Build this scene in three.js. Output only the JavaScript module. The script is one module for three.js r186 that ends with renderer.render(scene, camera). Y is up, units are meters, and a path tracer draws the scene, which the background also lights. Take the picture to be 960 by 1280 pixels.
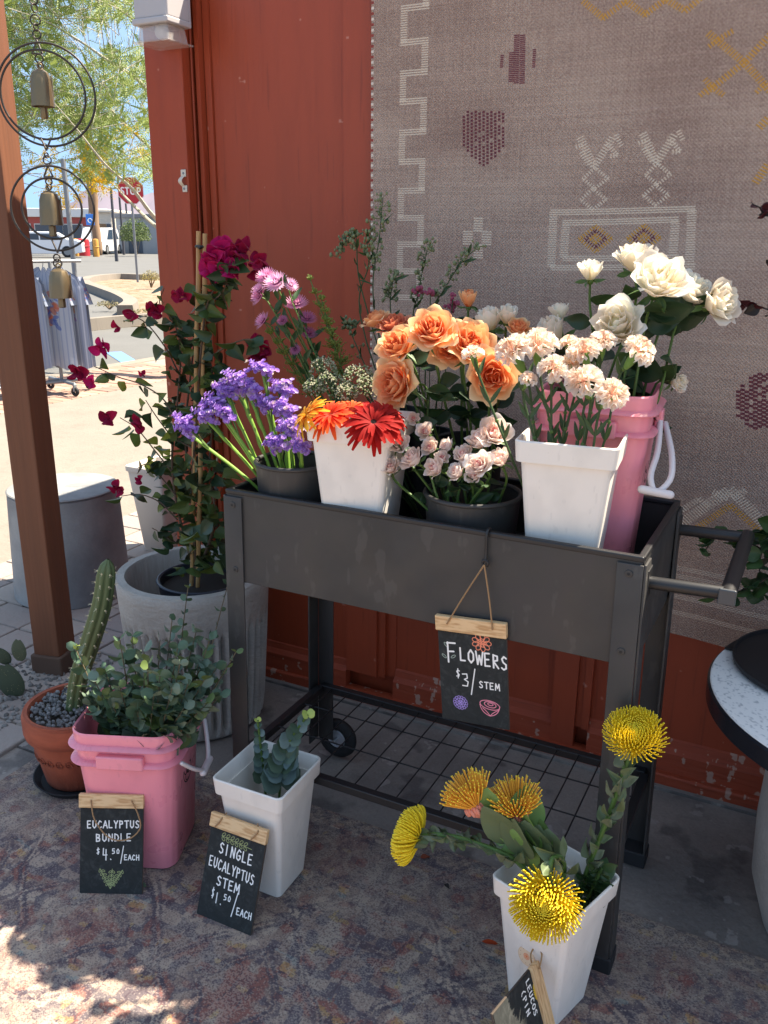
import * as THREE from 'three';
import { RoundedBoxGeometry } from 'three/addons/geometries/RoundedBoxGeometry.js';
import { mergeGeometries, mergeVertices, toCreasedNormals } from 'three/addons/utils/BufferGeometryUtils.js';

// ---------------------------------------------------------------- camera, sky, sun, exposure
const W = 768, H = 1024;
const scene = new THREE.Scene();
const V = (x, y, z) => new THREE.Vector3(x, y, z);
const CAM = V(0.9996, 1.2666, 1.2904), FPX = 1077.9;           // focal length in pixels of the 960 x 1280 photograph
const CR = V(0.89056, 0.00849, -0.45479), CD = V(0.14527, -0.95278, 0.26667), CF = V(-0.43105, -0.30356, -0.84974);
const camera = new THREE.PerspectiveCamera(2 * Math.atan(640 / FPX) * 180 / Math.PI, W / H, 0.05, 9000);
camera.position.copy(CAM);
camera.quaternion.setFromRotationMatrix(new THREE.Matrix4().makeBasis(CR, CD.clone().negate(), CF.clone().negate()));
camera.updateMatrixWorld();

const sunDir = V(0.40, 1, -0.475).normalize();
const renderer = new THREE.WebGLRenderer({ antialias: true });
renderer.setSize(W, H);
renderer.toneMapping = THREE.LinearToneMapping;
renderer.toneMappingExposure = 3.55;
renderer.outputColorSpace = THREE.SRGBColorSpace;
renderer.shadowMap.enabled = true;
{ // clear desert sky: deep blue overhead, paler to the horizon, brighter round the sun
  const w = 256, h = 128, d = new Float32Array(w * h * 4);
  for (let j = 0; j < h; j++) for (let i = 0; i < w; i++) {
    const th = (j + 0.5) / h * Math.PI - Math.PI / 2, ph = ((i + 0.5) / w - 0.5) * 2 * Math.PI;
    const y = Math.sin(th), dir = V(Math.cos(th) * Math.cos(ph), y, Math.cos(th) * Math.sin(ph));
    const e = Math.max(y, 0), k = Math.pow(1 - e, 2.6), c = Math.max(0, dir.dot(sunDir));
    const g = 0.22 * Math.pow(c, 6) + 0.5 * Math.pow(c, 40);
    const o = (j * w + i) * 4;
    d[o] = 0.150 + 0.005 * k + g; d[o + 1] = 0.205 + 0.045 * k + g * 0.95; d[o + 2] = 0.300 + 0.09 * k + g * 0.85; d[o + 3] = 1;
    if (y < 0) { d[o] = 0.30; d[o + 1] = 0.27; d[o + 2] = 0.23; }
  }
  const t = new THREE.DataTexture(d, w, h, THREE.RGBAFormat, THREE.FloatType);
  t.mapping = THREE.EquirectangularReflectionMapping; t.magFilter = t.minFilter = THREE.LinearFilter; t.needsUpdate = true;
  scene.background = t; scene.environment = t;
}
const sun = new THREE.DirectionalLight(new THREE.Color(1, 0.89, 0.73), 4.8);
sun.position.copy(sunDir).multiplyScalar(20); sun.castShadow = true; sun.shadow.mapSize.set(4096, 4096);
sun.name = 'sun';
Object.assign(sun.shadow.camera, { left: -8, right: 8, top: 8, bottom: -8, near: 1, far: 60 });
sun.shadow.radius = 1; scene.add(sun, sun.target);

// ---------------------------------------------------------------- pixels of the photograph to rays, met with a plane
const ray = (u, v) => CR.clone().multiplyScalar((u - 480) / FPX).addScaledVector(CD, (v - 640) / FPX).add(CF);
const onY = (u, v, y = 0) => { const r = ray(u, v); return CAM.clone().addScaledVector(r, (y - CAM.y) / r.y); };
const onZ = (u, v, z) => { const r = ray(u, v); return CAM.clone().addScaledVector(r, (z - CAM.z) / r.z); };
const onT = (u, v, t) => CAM.clone().addScaledVector(ray(u, v), t);
const size = (px, p) => px * p.clone().sub(CAM).dot(CF) / FPX;     // metres that so many pixels span at a point

// ---------------------------------------------------------------- helpers
let seed = 7;
const rnd = () => { seed = (seed + 0x6D2B79F5) | 0; let t = Math.imul(seed ^ (seed >>> 15), 1 | seed); t = (t + Math.imul(t ^ (t >>> 7), 61 | t)) ^ t; return ((t ^ (t >>> 14)) >>> 0) / 4294967296; };
const rr = (a, b) => a + (b - a) * rnd();
const pick = a => a[Math.floor(rnd() * a.length)];
const used = new Map();
function numbered(n) { const k = used.get(n) || 0; used.set(n, k + 1); return k ? n + '_' + String(k).padStart(3, '0') : n; }
function mk(name, geo, mat, parent) { const m = new THREE.Mesh(geo, mat); m.name = name; m.castShadow = m.receiveShadow = true; parent.add(m); return m; }
function tag(o, label, category, group, kind) {
  if (label) o.userData.label = label; if (category) o.userData.category = category;
  if (group) o.userData.group = group; if (kind) o.userData.kind = kind; return o;
}
function thing(name, label, category, pos = [0, 0, 0], turn = 0, group) {
  const o = new THREE.Group(); o.name = numbered(name); o.position.set(...(pos.isVector3 ? pos.toArray() : pos)); o.rotation.y = turn; scene.add(o);
  return tag(o, label, category, group);
}
function struct(name, geo, mat, label) { const m = mk(numbered(name), geo, mat, scene); m.userData.kind = 'structure'; if (label) m.userData.label = label; return m; }
const stuff = m => { m.userData.kind = 'stuff'; return m; };
const M4 = (x, y, z, rx = 0, ry = 0, rz = 0, s = 1) => new THREE.Matrix4().compose(V(x, y, z), new THREE.Quaternion().setFromEuler(new THREE.Euler(rx, ry, rz, 'YXZ')), s.isVector3 ? s : V(s, s, s));
const merge = a => { const any = a.some(g => !g.index); return mergeGeometries(any ? a.map(g => g.index ? g.toNonIndexed() : g) : a); };
function bx(w, h, d, x = 0, y = 0, z = 0) {                            // a box whose texture coordinates are metres
  const g = new THREE.BoxGeometry(w, h, d), p = g.attributes.position, n = g.attributes.normal, uv = g.attributes.uv;
  g.translate(x, y, z);
  for (let i = 0; i < p.count; i++) {
    const ax = Math.abs(n.getX(i)), ay = Math.abs(n.getY(i));
    if (ax > 0.5) uv.setXY(i, p.getZ(i), p.getY(i)); else if (ay > 0.5) uv.setXY(i, p.getX(i), p.getZ(i)); else uv.setXY(i, p.getX(i), p.getY(i));
  }
  return g;
}
function metreUV(g) {                                                  // texture coordinates in metres on the nearest axis plane
  const p = g.attributes.position, n = g.attributes.normal, uv = g.attributes.uv;
  for (let i = 0; i < p.count; i++) { const ax = Math.abs(n.getX(i)), ay = Math.abs(n.getY(i)), az = Math.abs(n.getZ(i)); if (ax > ay && ax > az) uv.setXY(i, p.getZ(i), p.getY(i)); else if (ay > az) uv.setXY(i, p.getX(i), p.getZ(i)); else uv.setXY(i, p.getX(i), p.getY(i)); }
  return g;
}
const rb = (w, h, d, r = 0.003, x = 0, y = 0, z = 0) => metreUV(new RoundedBoxGeometry(w, h, d, 2, Math.min(r, w / 2.1, h / 2.1, d / 2.1)).translate(x, y, z));
function taper(pts, radii, n = 6, closed = true) {                    // a tube through points with a radius at each
  const P = [], U = [], I = [], N = pts.length; let nx = null;
  for (let i = 0; i < N; i++) {
    const a = pts[Math.max(0, i - 1)], b = pts[Math.min(N - 1, i + 1)], t = b.clone().sub(a).normalize();
    if (!nx) nx = Math.abs(t.y) < 0.9 ? V(0, 1, 0).cross(t).normalize() : V(1, 0, 0).cross(t).normalize();
    nx.addScaledVector(t, -nx.dot(t)).normalize(); const ny = t.clone().cross(nx), r = Array.isArray(radii) ? radii[i] : radii;
    for (let k = 0; k <= n; k++) { const q = k / n * 2 * Math.PI, c = Math.cos(q) * r, s = Math.sin(q) * r; P.push(pts[i].x + nx.x * c + ny.x * s, pts[i].y + nx.y * c + ny.y * s, pts[i].z + nx.z * c + ny.z * s); U.push(k / n, i / (N - 1)); }
  }
  for (let i = 0; i < N - 1; i++) for (let k = 0; k < n; k++) { const a = i * (n + 1) + k, b = a + n + 1; I.push(a, a + 1, b, b, a + 1, b + 1); }
  if (closed) for (const [e, f] of [[0, 1], [N - 1, 0]]) { const c = P.length / 3; P.push(pts[e].x, pts[e].y, pts[e].z); U.push(0.5, 0.5); for (let k = 0; k < n; k++) { const a = e * (n + 1) + k; f ? I.push(c, a + 1, a) : I.push(c, a, a + 1); } }
  const g = new THREE.BufferGeometry(); g.setAttribute('position', new THREE.Float32BufferAttribute(P, 3)); g.setAttribute('uv', new THREE.Float32BufferAttribute(U, 2)); g.setIndex(I); g.computeVertexNormals(); return g;
}
const spline = (pts, n) => new THREE.CatmullRomCurve3(pts).getPoints(n);
const wire = (pts, r, n = 16, k = 6) => { const p = spline(pts, n); return taper(p, r, k); };
function cyl(a, b, r0, r1 = r0, n = 12) { return taper([a, b], [r0, r1], n); }
function sheet(nu, nv, f, col) {                                       // a curved patch; f(s -1..1, t 0..1) gives a point
  const P = [], U = [], I = [], C = [];
  for (let j = 0; j <= nv; j++) for (let i = 0; i <= nu; i++) { const s = i / nu * 2 - 1, t = j / nv; P.push(...f(s, t)); U.push(i / nu, t); if (col) C.push(...col(s, t)); }
  for (let j = 0; j < nv; j++) for (let i = 0; i < nu; i++) { const a = j * (nu + 1) + i, b = a + nu + 1; I.push(a, a + 1, b, b, a + 1, b + 1); }
  const g = new THREE.BufferGeometry(); g.setAttribute('position', new THREE.Float32BufferAttribute(P, 3)); g.setAttribute('uv', new THREE.Float32BufferAttribute(U, 2));
  if (col) g.setAttribute('color', new THREE.Float32BufferAttribute(C, 3)); g.setIndex(I); g.computeVertexNormals(); return g;
}
function polygon(pts, y) {                                             // a flat sheet on the ground, uv in metres
  const s = new THREE.Shape(pts.map(p => new THREE.Vector2(p[0], -p[1]))), g = new THREE.ShapeGeometry(s); g.rotateX(-Math.PI / 2); g.translate(0, y, 0);
  const p = g.attributes.position, uv = g.attributes.uv; for (let i = 0; i < p.count; i++) uv.setXY(i, p.getX(i), p.getZ(i)); return g;
}
function rings(prof, seg, crease = 0.6, caps = true) {                              // loft of rounded squares: [y, half width, corner radius, half depth?]
  const P = [], U = [], I = [], q = [];
  for (const [cx, cz, a0] of [[1, 1, 0], [-1, 1, 1], [-1, -1, 2], [1, -1, 3]]) for (let k = 0; k <= seg; k++) q.push([cx, cz, (a0 + k / seg) * Math.PI / 2]);
  const n = q.length;
  prof.forEach(([y, w, r, d], j) => { const dd = d ?? w; q.forEach(([cx, cz, a], k) => { P.push(cx * (w - r) + Math.cos(a) * r, y, cz * (dd - r) + Math.sin(a) * r); U.push(k / n, j / prof.length); }); });
  for (let j = 0; j < prof.length - 1; j++) for (let k = 0; k < n; k++) { const a = j * n + k, b = j * n + (k + 1) % n; I.push(a, a + n, b, b, a + n, b + n); }
  if (caps) for (const e of [0, prof.length - 1]) { const c = P.length / 3; P.push(0, prof[e][0], 0); U.push(0.5, 0.5); for (let k = 0; k < n; k++) { const a = e * n + k, b = e * n + (k + 1) % n; e ? I.push(c, b, a) : I.push(c, a, b); } }
  const g = new THREE.BufferGeometry(); g.setAttribute('position', new THREE.Float32BufferAttribute(P, 3)); g.setAttribute('uv', new THREE.Float32BufferAttribute(U, 2)); g.setIndex(I); return metreUV(toCreasedNormals(g, crease));
}
const lathe = (pts, n = 40) => toCreasedNormals(new THREE.LatheGeometry(pts.map(p => new THREE.Vector2(p[0], p[1])), n), 0.6);
function aim(o, from, up) { o.position.copy(from); o.quaternion.setFromUnitVectors(V(0, 1, 0), up.clone().normalize()); return o; }

// ---------------------------------------------------------------- noise and textures
const hash = (x, y, s) => { let h = Math.imul(x, 374761393) + Math.imul(y, 668265263) + Math.imul(s, 1274126177) | 0; h = Math.imul(h ^ (h >>> 13), 1274126177); return ((h ^ (h >>> 16)) >>> 0) / 4294967296; };
function vn(x, y, s, px = 1e9, py = px) {
  const xi = Math.floor(x), yi = Math.floor(y), fx = x - xi, fy = y - yi, u = fx * fx * (3 - 2 * fx), v = fy * fy * (3 - 2 * fy);
  const m = (a, b) => ((a % b) + b) % b, x0 = m(xi, px), x1 = m(xi + 1, px), y0 = m(yi, py), y1 = m(yi + 1, py);
  const a = hash(x0, y0, s), b = hash(x1, y0, s), c = hash(x0, y1, s), d = hash(x1, y1, s);
  return a + (b - a) * u + (c - a) * v + (a - b - c + d) * u * v;
}
function fbm(x, y, s, o = 4, px = 1e9, py = px) { let r = 0, a = 0.5, t = 0; for (let k = 0; k < o; k++) { r += a * vn(x, y, s + k * 17, px, py); t += a; a *= 0.5; x *= 2; y *= 2; px *= 2; py *= 2; } return r / t; }
function tex(w, h, f, { srgb = true, rep, wrap = true } = {}) {        // f(u, v) -> [r, g, b] in 0..1
  const d = new Uint8Array(w * h * 4);
  for (let j = 0; j < h; j++) for (let i = 0; i < w; i++) { const c = f((i + 0.5) / w, (j + 0.5) / h), o = (j * w + i) * 4; for (let k = 0; k < 3; k++) d[o + k] = Math.max(0, Math.min(255, (c.length ? c[k] : c) * 255)); d[o + 3] = 255; }
  const t = new THREE.DataTexture(d, w, h); if (srgb) t.colorSpace = THREE.SRGBColorSpace; t.magFilter = THREE.LinearFilter; t.minFilter = THREE.LinearMipmapLinearFilter; t.generateMipmaps = true;
  if (wrap) t.wrapS = t.wrapT = THREE.RepeatWrapping; if (rep) t.repeat.set(...rep); t.needsUpdate = true; return t;
}
function canvasTex(w, h, draw) { const c = document.createElement('canvas'); c.width = w; c.height = h; draw(c.getContext('2d'), w, h); const t = new THREE.CanvasTexture(c); t.colorSpace = THREE.SRGBColorSpace; t.anisotropy = 8; return t; }
const mix = (a, b, t) => a.map((v, i) => v + (b[i] - v) * t);
const step = (a, b, x) => { const t = Math.max(0, Math.min(1, (x - a) / (b - a))); return t * t * (3 - 2 * t); };
const mat = (color, roughness = 0.6, extra = {}) => new THREE.MeshStandardMaterial({ color, roughness, side: THREE.DoubleSide, ...extra });
const lin = (r, g, b) => new THREE.Color().setRGB(r, g, b);
const petalMat = (color, extra = {}) => new THREE.MeshPhysicalMaterial({ color, roughness: 0.75, transmission: 0.5, thickness: 0, side: THREE.DoubleSide, specularIntensity: 0.25, ...extra });
const leafMat = (color, rough = 0.5, extra = {}) => new THREE.MeshPhysicalMaterial({ color, roughness: rough, transmission: 0.12, thickness: 0, side: THREE.DoubleSide, specularIntensity: 0.6, ...extra });

// ---------------------------------------------------------------- materials
const grainBump = tex(256, 512, (u, v) => { const n = fbm(u * 48, v * 5, 3, 4, 48, 5), c = fbm(u * 14, v * 2, 9, 3, 14, 2); return [n * 0.7 + c * 0.3, 0, 0].fill(n * 0.7 + c * 0.3); }, { srgb: false });
function paintTex(base, dark, chip, s, amount) {                       // weathered paint over wood: streaks, scuffs, chips
  return tex(512, 512, (u, v) => {
    const st = fbm(u * 60, v * 6, s, 4, 60, 6), cl = fbm(u * 5, v * 5, s + 5, 4, 5, 5), fi = fbm(u * 120, v * 30, s + 9, 3, 120, 30);
    let c = mix(base, dark, step(0.35, 0.8, st) * 0.35 + step(0.45, 0.75, cl) * 0.4);
    const n = fbm(u * 22, v * 36, s + 21, 4, 22, 36) + 0.25 * (fi - 0.5);
    if (n > amount) c = mix(c, chip, step(amount, amount + 0.03, n));
    c = mix(c, [c[0] * 0.62, c[1] * 0.6, c[2] * 0.6], step(0.72, 0.80, fbm(u * 150, v * 7, s + 31, 3, 150, 7)) * 0.25);
    return c;
  });
}
const RED = [0.61, 0.25, 0.128], REDD = [0.55, 0.22, 0.112];
const redPaint = paintTex(RED, REDD, [0.70, 0.45, 0.38], 11, 0.84);
const redWorn = paintTex(RED, REDD, [0.68, 0.53, 0.46], 71, 0.68);
redPaint.repeat.set(0.8, 0.8); redWorn.repeat.set(1.3, 1.3);
const gb = grainBump.clone(); gb.repeat.set(3, 1.2); gb.needsUpdate = true;
const scuff = tex(512, 512, (u, v) => { const a = fbm(u * 7, v * 5, 221, 4, 7, 5), b = fbm(u * 40, v * 14, 223, 3, 40, 14), c = vn(u * 120, v * 120, 225, 120); let k = 0.99 - 0.03 * step(0.5, 0.75, a) - 0.03 * step(0.72, 0.80, b); if (c > 0.992) k -= 0.12; return [k, k * 0.992, k * 0.975]; });
const scuffR = tex(512, 512, (u, v) => { const a = 0.28 + 0.22 * fbm(u * 9, v * 9, 227, 4, 9, 9) + 0.15 * step(0.62, 0.7, fbm(u * 30, v * 10, 229, 3, 30, 10)); return [a, a, a]; }, { srgb: false }); scuff.repeat.set(3, 3); scuffR.repeat.set(3, 3);
const M = {
  red: mat('#ffffff', 0.55, { map: redPaint, bumpMap: gb, bumpScale: 0.0007 }),
  redWorn: mat('#ffffff', 0.65, { map: redWorn, bumpMap: gb, bumpScale: 0.002 }),
  black: mat(lin(0.012, 0.012, 0.013), 0.45),
  rubber: mat(lin(0.010, 0.010, 0.011), 0.75),
  white: new THREE.MeshPhysicalMaterial({ color: lin(0.80, 0.765, 0.71), map: scuff, roughness: 1, roughnessMap: scuffR, side: THREE.DoubleSide }),
  pink: new THREE.MeshPhysicalMaterial({ color: lin(0.84, 0.285, 0.36), map: scuff, roughness: 0.8, roughnessMap: scuffR, side: THREE.DoubleSide }),
  bail: new THREE.MeshPhysicalMaterial({ color: lin(0.62, 0.58, 0.58), roughness: 0.4, side: THREE.DoubleSide }),
  steel: mat(lin(0.5, 0.5, 0.5), 0.35, { metalness: 0.9 }),
  galv: mat(lin(0.22, 0.23, 0.24), 0.5, { metalness: 0.4 }),
  stem: leafMat(lin(0.09, 0.16, 0.035)), stemDark: leafMat(lin(0.045, 0.085, 0.03)), stemBright: leafMat(lin(0.20, 0.36, 0.05)),
  leafDark: leafMat(lin(0.020, 0.045, 0.018), 0.42), leafMid: leafMat(lin(0.035, 0.075, 0.024), 0.45), leafLight: leafMat(lin(0.07, 0.13, 0.035), 0.5),
};
// ---------------------------------------------------------------- setting: ground, slab, rug
const sand = tex(512, 512, (u, v) => { const a = fbm(u * 8, v * 8, 5, 5, 8, 8), b = vn(u * 256, v * 256, 7, 256); return mix([0.56, 0.52, 0.46], [0.47, 0.435, 0.39], a * 0.8 + b * 0.35); });
sand.repeat.set(0.4, 0.4);
const concTex = tex(512, 512, (u, v) => { const a = fbm(u * 6, v * 6, 15, 5, 6, 6), b = vn(u * 512, v * 512, 17, 512), c = fbm(u * 40, v * 40, 19, 3, 40, 40); return mix([0.52, 0.487, 0.445], [0.445, 0.415, 0.378], a * 0.7 + b * 0.3 + step(0.6, 0.7, c) * 0.2); });
concTex.repeat.set(0.6, 0.6);
const slabTex = tex(512, 512, (u, v) => {
  const a = fbm(u * 7, v * 7, 25, 5, 7, 7), b = vn(u * 400, v * 400, 27, 400), c = fbm(u * 30, v * 30, 29, 4, 30, 30);
  let q = mix([0.54, 0.505, 0.47], [0.45, 0.42, 0.395], step(0.3, 0.75, a)); q = mix(q, [0.30, 0.28, 0.27], step(0.6, 0.72, fbm(u * 12, v * 12, 33, 4, 12, 12)) * 0.6);
  if (c > 0.74) q = mix(q, [0.62, 0.59, 0.56], 0.6); return q.map(x => x + (b - 0.5) * 0.05);
});
slabTex.repeat.set(0.9, 0.9);
const asphalt = tex(512, 512, (u, v) => { const a = fbm(u * 6, v * 6, 35, 4, 6, 6), b = vn(u * 256, v * 256, 37, 256); return mix([0.40, 0.398, 0.39], [0.34, 0.338, 0.33], a * 0.7 + b * 0.4); });
asphalt.repeat.set(0.35, 0.35);
const dirt = tex(512, 512, (u, v) => { const a = fbm(u * 10, v * 10, 45, 5, 10, 10), b = vn(u * 200, v * 200, 47, 200), c = fbm(u * 30, v * 30, 49, 3, 30, 30); return mix(mix([0.60, 0.52, 0.44], [0.50, 0.42, 0.35], a + b * 0.2), [0.36, 0.33, 0.20], step(0.58, 0.68, c) * 0.7); });
dirt.repeat.set(0.3, 0.3);
const bump = (f, s, r) => { const t = tex(512, 512, (u, v) => { const n = fbm(u * f, v * f, s, 5, f, f); return [n, n, n]; }, { srgb: false }); t.repeat.set(r, r); return t; };
const roughBump = bump(64, 55, 1.5);
M.sand = mat('#ffffff', 0.95, { map: sand }); M.conc = mat('#ffffff', 0.9, { map: concTex, bumpMap: roughBump, bumpScale: 0.002 });
M.slab = mat('#ffffff', 0.8, { map: slabTex, bumpMap: roughBump, bumpScale: 0.0015 });
M.asphalt = mat('#ffffff', 0.95, { map: asphalt }); M.dirt = mat('#ffffff', 0.98, { map: dirt, bumpMap: roughBump, bumpScale: 0.01 });
{ // the plain: one sheet to the horizon
  const g = new THREE.CircleGeometry(4000, 64).rotateX(-Math.PI / 2).translate(0, -0.06, 0), p = g.attributes.position, uv = g.attributes.uv;
  for (let i = 0; i < p.count; i++) uv.setXY(i, p.getX(i), p.getZ(i)); struct('ground', g, M.sand, 'dry ground that runs out to the horizon');
}
struct('road', polygon([[-5.62, 12], [-5.62, -40], [-60, -110], [-60, 60], [-5.62, 60]], -0.052), M.asphalt, 'sunlit grey street and parking bays');
// raised pavement in front of the shop: concrete walk, brick band, kerb
struct('pavement', bx(3.3, 0.15, 24, -2.75, -0.083, -4), M.conc, 'sunlit beige concrete pavement beside the shop');
const brickM = [mat('#97796a', 0.9), mat('#8f7262', 0.9), mat('#a08474', 0.9), mat('#876c60', 0.9)];
{ // the band of clay bricks along the kerb: the ones in view are bricks of their own, the joints are the bed below
  struct('brick_bed', bx(1.0, 0.14, 24, -4.9, -0.082, -4), mat('#8d8074', 0.95), 'sanded bed under the brick band');
  const g = rb(0.19, 0.05, 0.092, 0.006), band = scene.children[scene.children.length - 1];
  for (let i = 0; i < 5; i++) for (let k = 0; k < 28; k++) { const b = mk('brick', g, brickM[(i * 3 + k * 7 + (k * k) % 5) % 4], band); b.position.set(-4.5 - i * 0.2, -0.03 + ((i * 7 + k * 3) % 4) * 0.001, -2.9 - k * 0.1 - (i % 2) * 0.05); }
}
struct('kerb', rb(0.16, 0.17, 24, 0.02, -5.5, -0.086, -4), M.conc, 'pale concrete kerb beside the parking bay');
for (const [a, b, w] of [[[142, 440], [166, 455], 0.09], [[58, 449], [105, 441], 0.09]]) {   // blue bay lines
  const p = onY(...a, -0.048), q = onY(...b, -0.048), d = q.clone().sub(p), n = V(-d.z, 0, d.x).normalize().multiplyScalar(w);
  struct('bay_line', polygon([[p.x - n.x, p.z - n.z], [q.x - n.x, q.z - n.z], [q.x + n.x, q.z + n.z], [p.x + n.x, p.z + n.z]], -0.047), mat('#5c86c4', 0.9), 'blue painted parking line on the asphalt');
}
function kerbRun(px, w, h, name, label) {                              // a kerb that follows ground points
  const pts = px.map(([u, v]) => onY(u, v, -0.05)), c = new THREE.CatmullRomCurve3(pts).getPoints(pts.length * 6), P = [], I = [];
  c.forEach((p, i) => { const t = c[Math.min(i + 1, c.length - 1)].clone().sub(c[Math.max(i - 1, 0)]), n = V(-t.z, 0, t.x).normalize().multiplyScalar(w / 2); for (const [s, y] of [[-1, 0], [-0.85, h], [0.85, h], [1, 0]]) P.push(p.x + n.x * s, p.y + y, p.z + n.z * s); });
  for (let i = 0; i < c.length - 1; i++) for (let k = 0; k < 3; k++) { const a = i * 4 + k, b = a + 4; I.push(a, a + 1, b, b, a + 1, b + 1); }
  const g = new THREE.BufferGeometry(); g.setAttribute('position', new THREE.Float32BufferAttribute(P, 3)); g.setAttribute('uv', new THREE.Float32BufferAttribute(P.filter((_, i) => i % 3 !== 1), 2)); { const e = (c.length - 1) * 4; I.push(0, 2, 1, 0, 3, 2, e, e + 1, e + 2, e, e + 2, e + 3); } g.setIndex(I);
  struct(name, toCreasedNormals(g, 0.5), M.conc, label);
}
{
  const island = [[70, 409], [215, 402], [260, 402], [300, 330], [190, 347], [150, 346], [112, 351], [106, 359], [128, 367], [150, 376], [162, 384], [158, 391], [120, 396], [70, 398]].map(([u, v]) => { const p = onY(u, v, 0); return [p.x, p.z]; });
  struct('dirt_island', polygon(island, -0.044), M.dirt, 'bare dirt planting island across the parking bay');
  kerbRun([[40, 418], [70, 416], [100, 414], [140, 410], [185, 406], [240, 401]], 0.17, 0.17, 'kerb', 'long grey kerb in front of the dirt island');
  kerbRun([[250, 345], [190, 350], [150, 349], [118, 352], [107, 359], [128, 368], [152, 378], [164, 387], [157, 394]], 0.3, 0.17, 'kerb', 'curved kerb that bounds the dirt island');
}
// pavers beside the shop: each stone its own piece on a sand bed
{
  const bed = struct('paver_bed', bx(1.06, 0.1, 3.2, -1.33, -0.066, -0.9), mat('#77706a', 0.95), 'sand bed under the grey pavers');
  const pm = [mat('#8f847c', 0.9), mat('#857a74', 0.9), mat('#998d83', 0.9), mat('#8a8079', 0.9)].map(m => { m.bumpMap = roughBump; m.bumpScale = 0.002; return m; });
  const g = [rb(0.205, 0.03, 0.135, 0.006), rb(0.135, 0.03, 0.135, 0.006)];
  for (let k = 0; k < 22; k++) { let x = -1.85; let j = k % 3; while (x < -0.83) { const w = j++ % 3 === 2 ? 1 : 0, L = w ? 0.14 : 0.21; const b = mk('paver', g[w], pm[(j * 5 + k * 3 + (k * j) % 3) % 4], bed); b.position.set(x + L / 2, -0.012 + rr(-0.0015, 0.0015), -2.4 + k * 0.14); b.rotation.y = rr(-0.01, 0.01); x += L; } }
}
// porch slab and its joint, gravel strip by the post
struct('porch_slab', bx(3.6, 0.3, 0.62, 1.06, -0.155, -0.335), M.slab, 'worn grey concrete slab along the red wall');
struct('porch_floor', bx(3.6, 0.3, 3, 1.06, -0.158, 1.48), M.slab, 'grey concrete floor under the woven rug');
struct('slab_edge', rb(0.07, 0.12, 2.4, 0.008, -0.78, -0.058, 0.55), M.conc, 'low concrete edging beside the gravel');
struct('gravel_bed', polygon([[-1.6, 0.75], [-1.6, 0.02], [-1.15, -0.35], [-0.82, -0.5], [-0.815, 0.75]], 0.0), mat('#6b6259', 0.95), 'grey brown gravel bed beside the post');
{
  const g = new THREE.IcosahedronGeometry(1, 0), n = 2600, im = new THREE.InstancedMesh(g, mat('#ffffff', 0.9), n), m = new THREE.Matrix4();
  for (let i = 0; i < n; i++) { const x = rr(-1.45, -0.82), z = rr(-0.5, 0.5); const s = rr(0.004, 0.0095); m.compose(V(x, (x + z < -1.42 ? -0.02 : 0.003), z), new THREE.Quaternion().setFromEuler(new THREE.Euler(rr(0, 6), rr(0, 6), 0)), V(s * rr(0.8, 1.5), s * 0.7, s)); im.setMatrixAt(i, m); const c = rr(0.09, 0.25); im.setColorAt(i, lin(c * 1.08, c * 0.98, c * 0.88)); }
  im.name = 'gravel'; im.castShadow = im.receiveShadow = true; scene.add(tag(im, 'loose grey brown gravel stones beside the post', 'gravel', null, 'stuff'));
}
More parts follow.
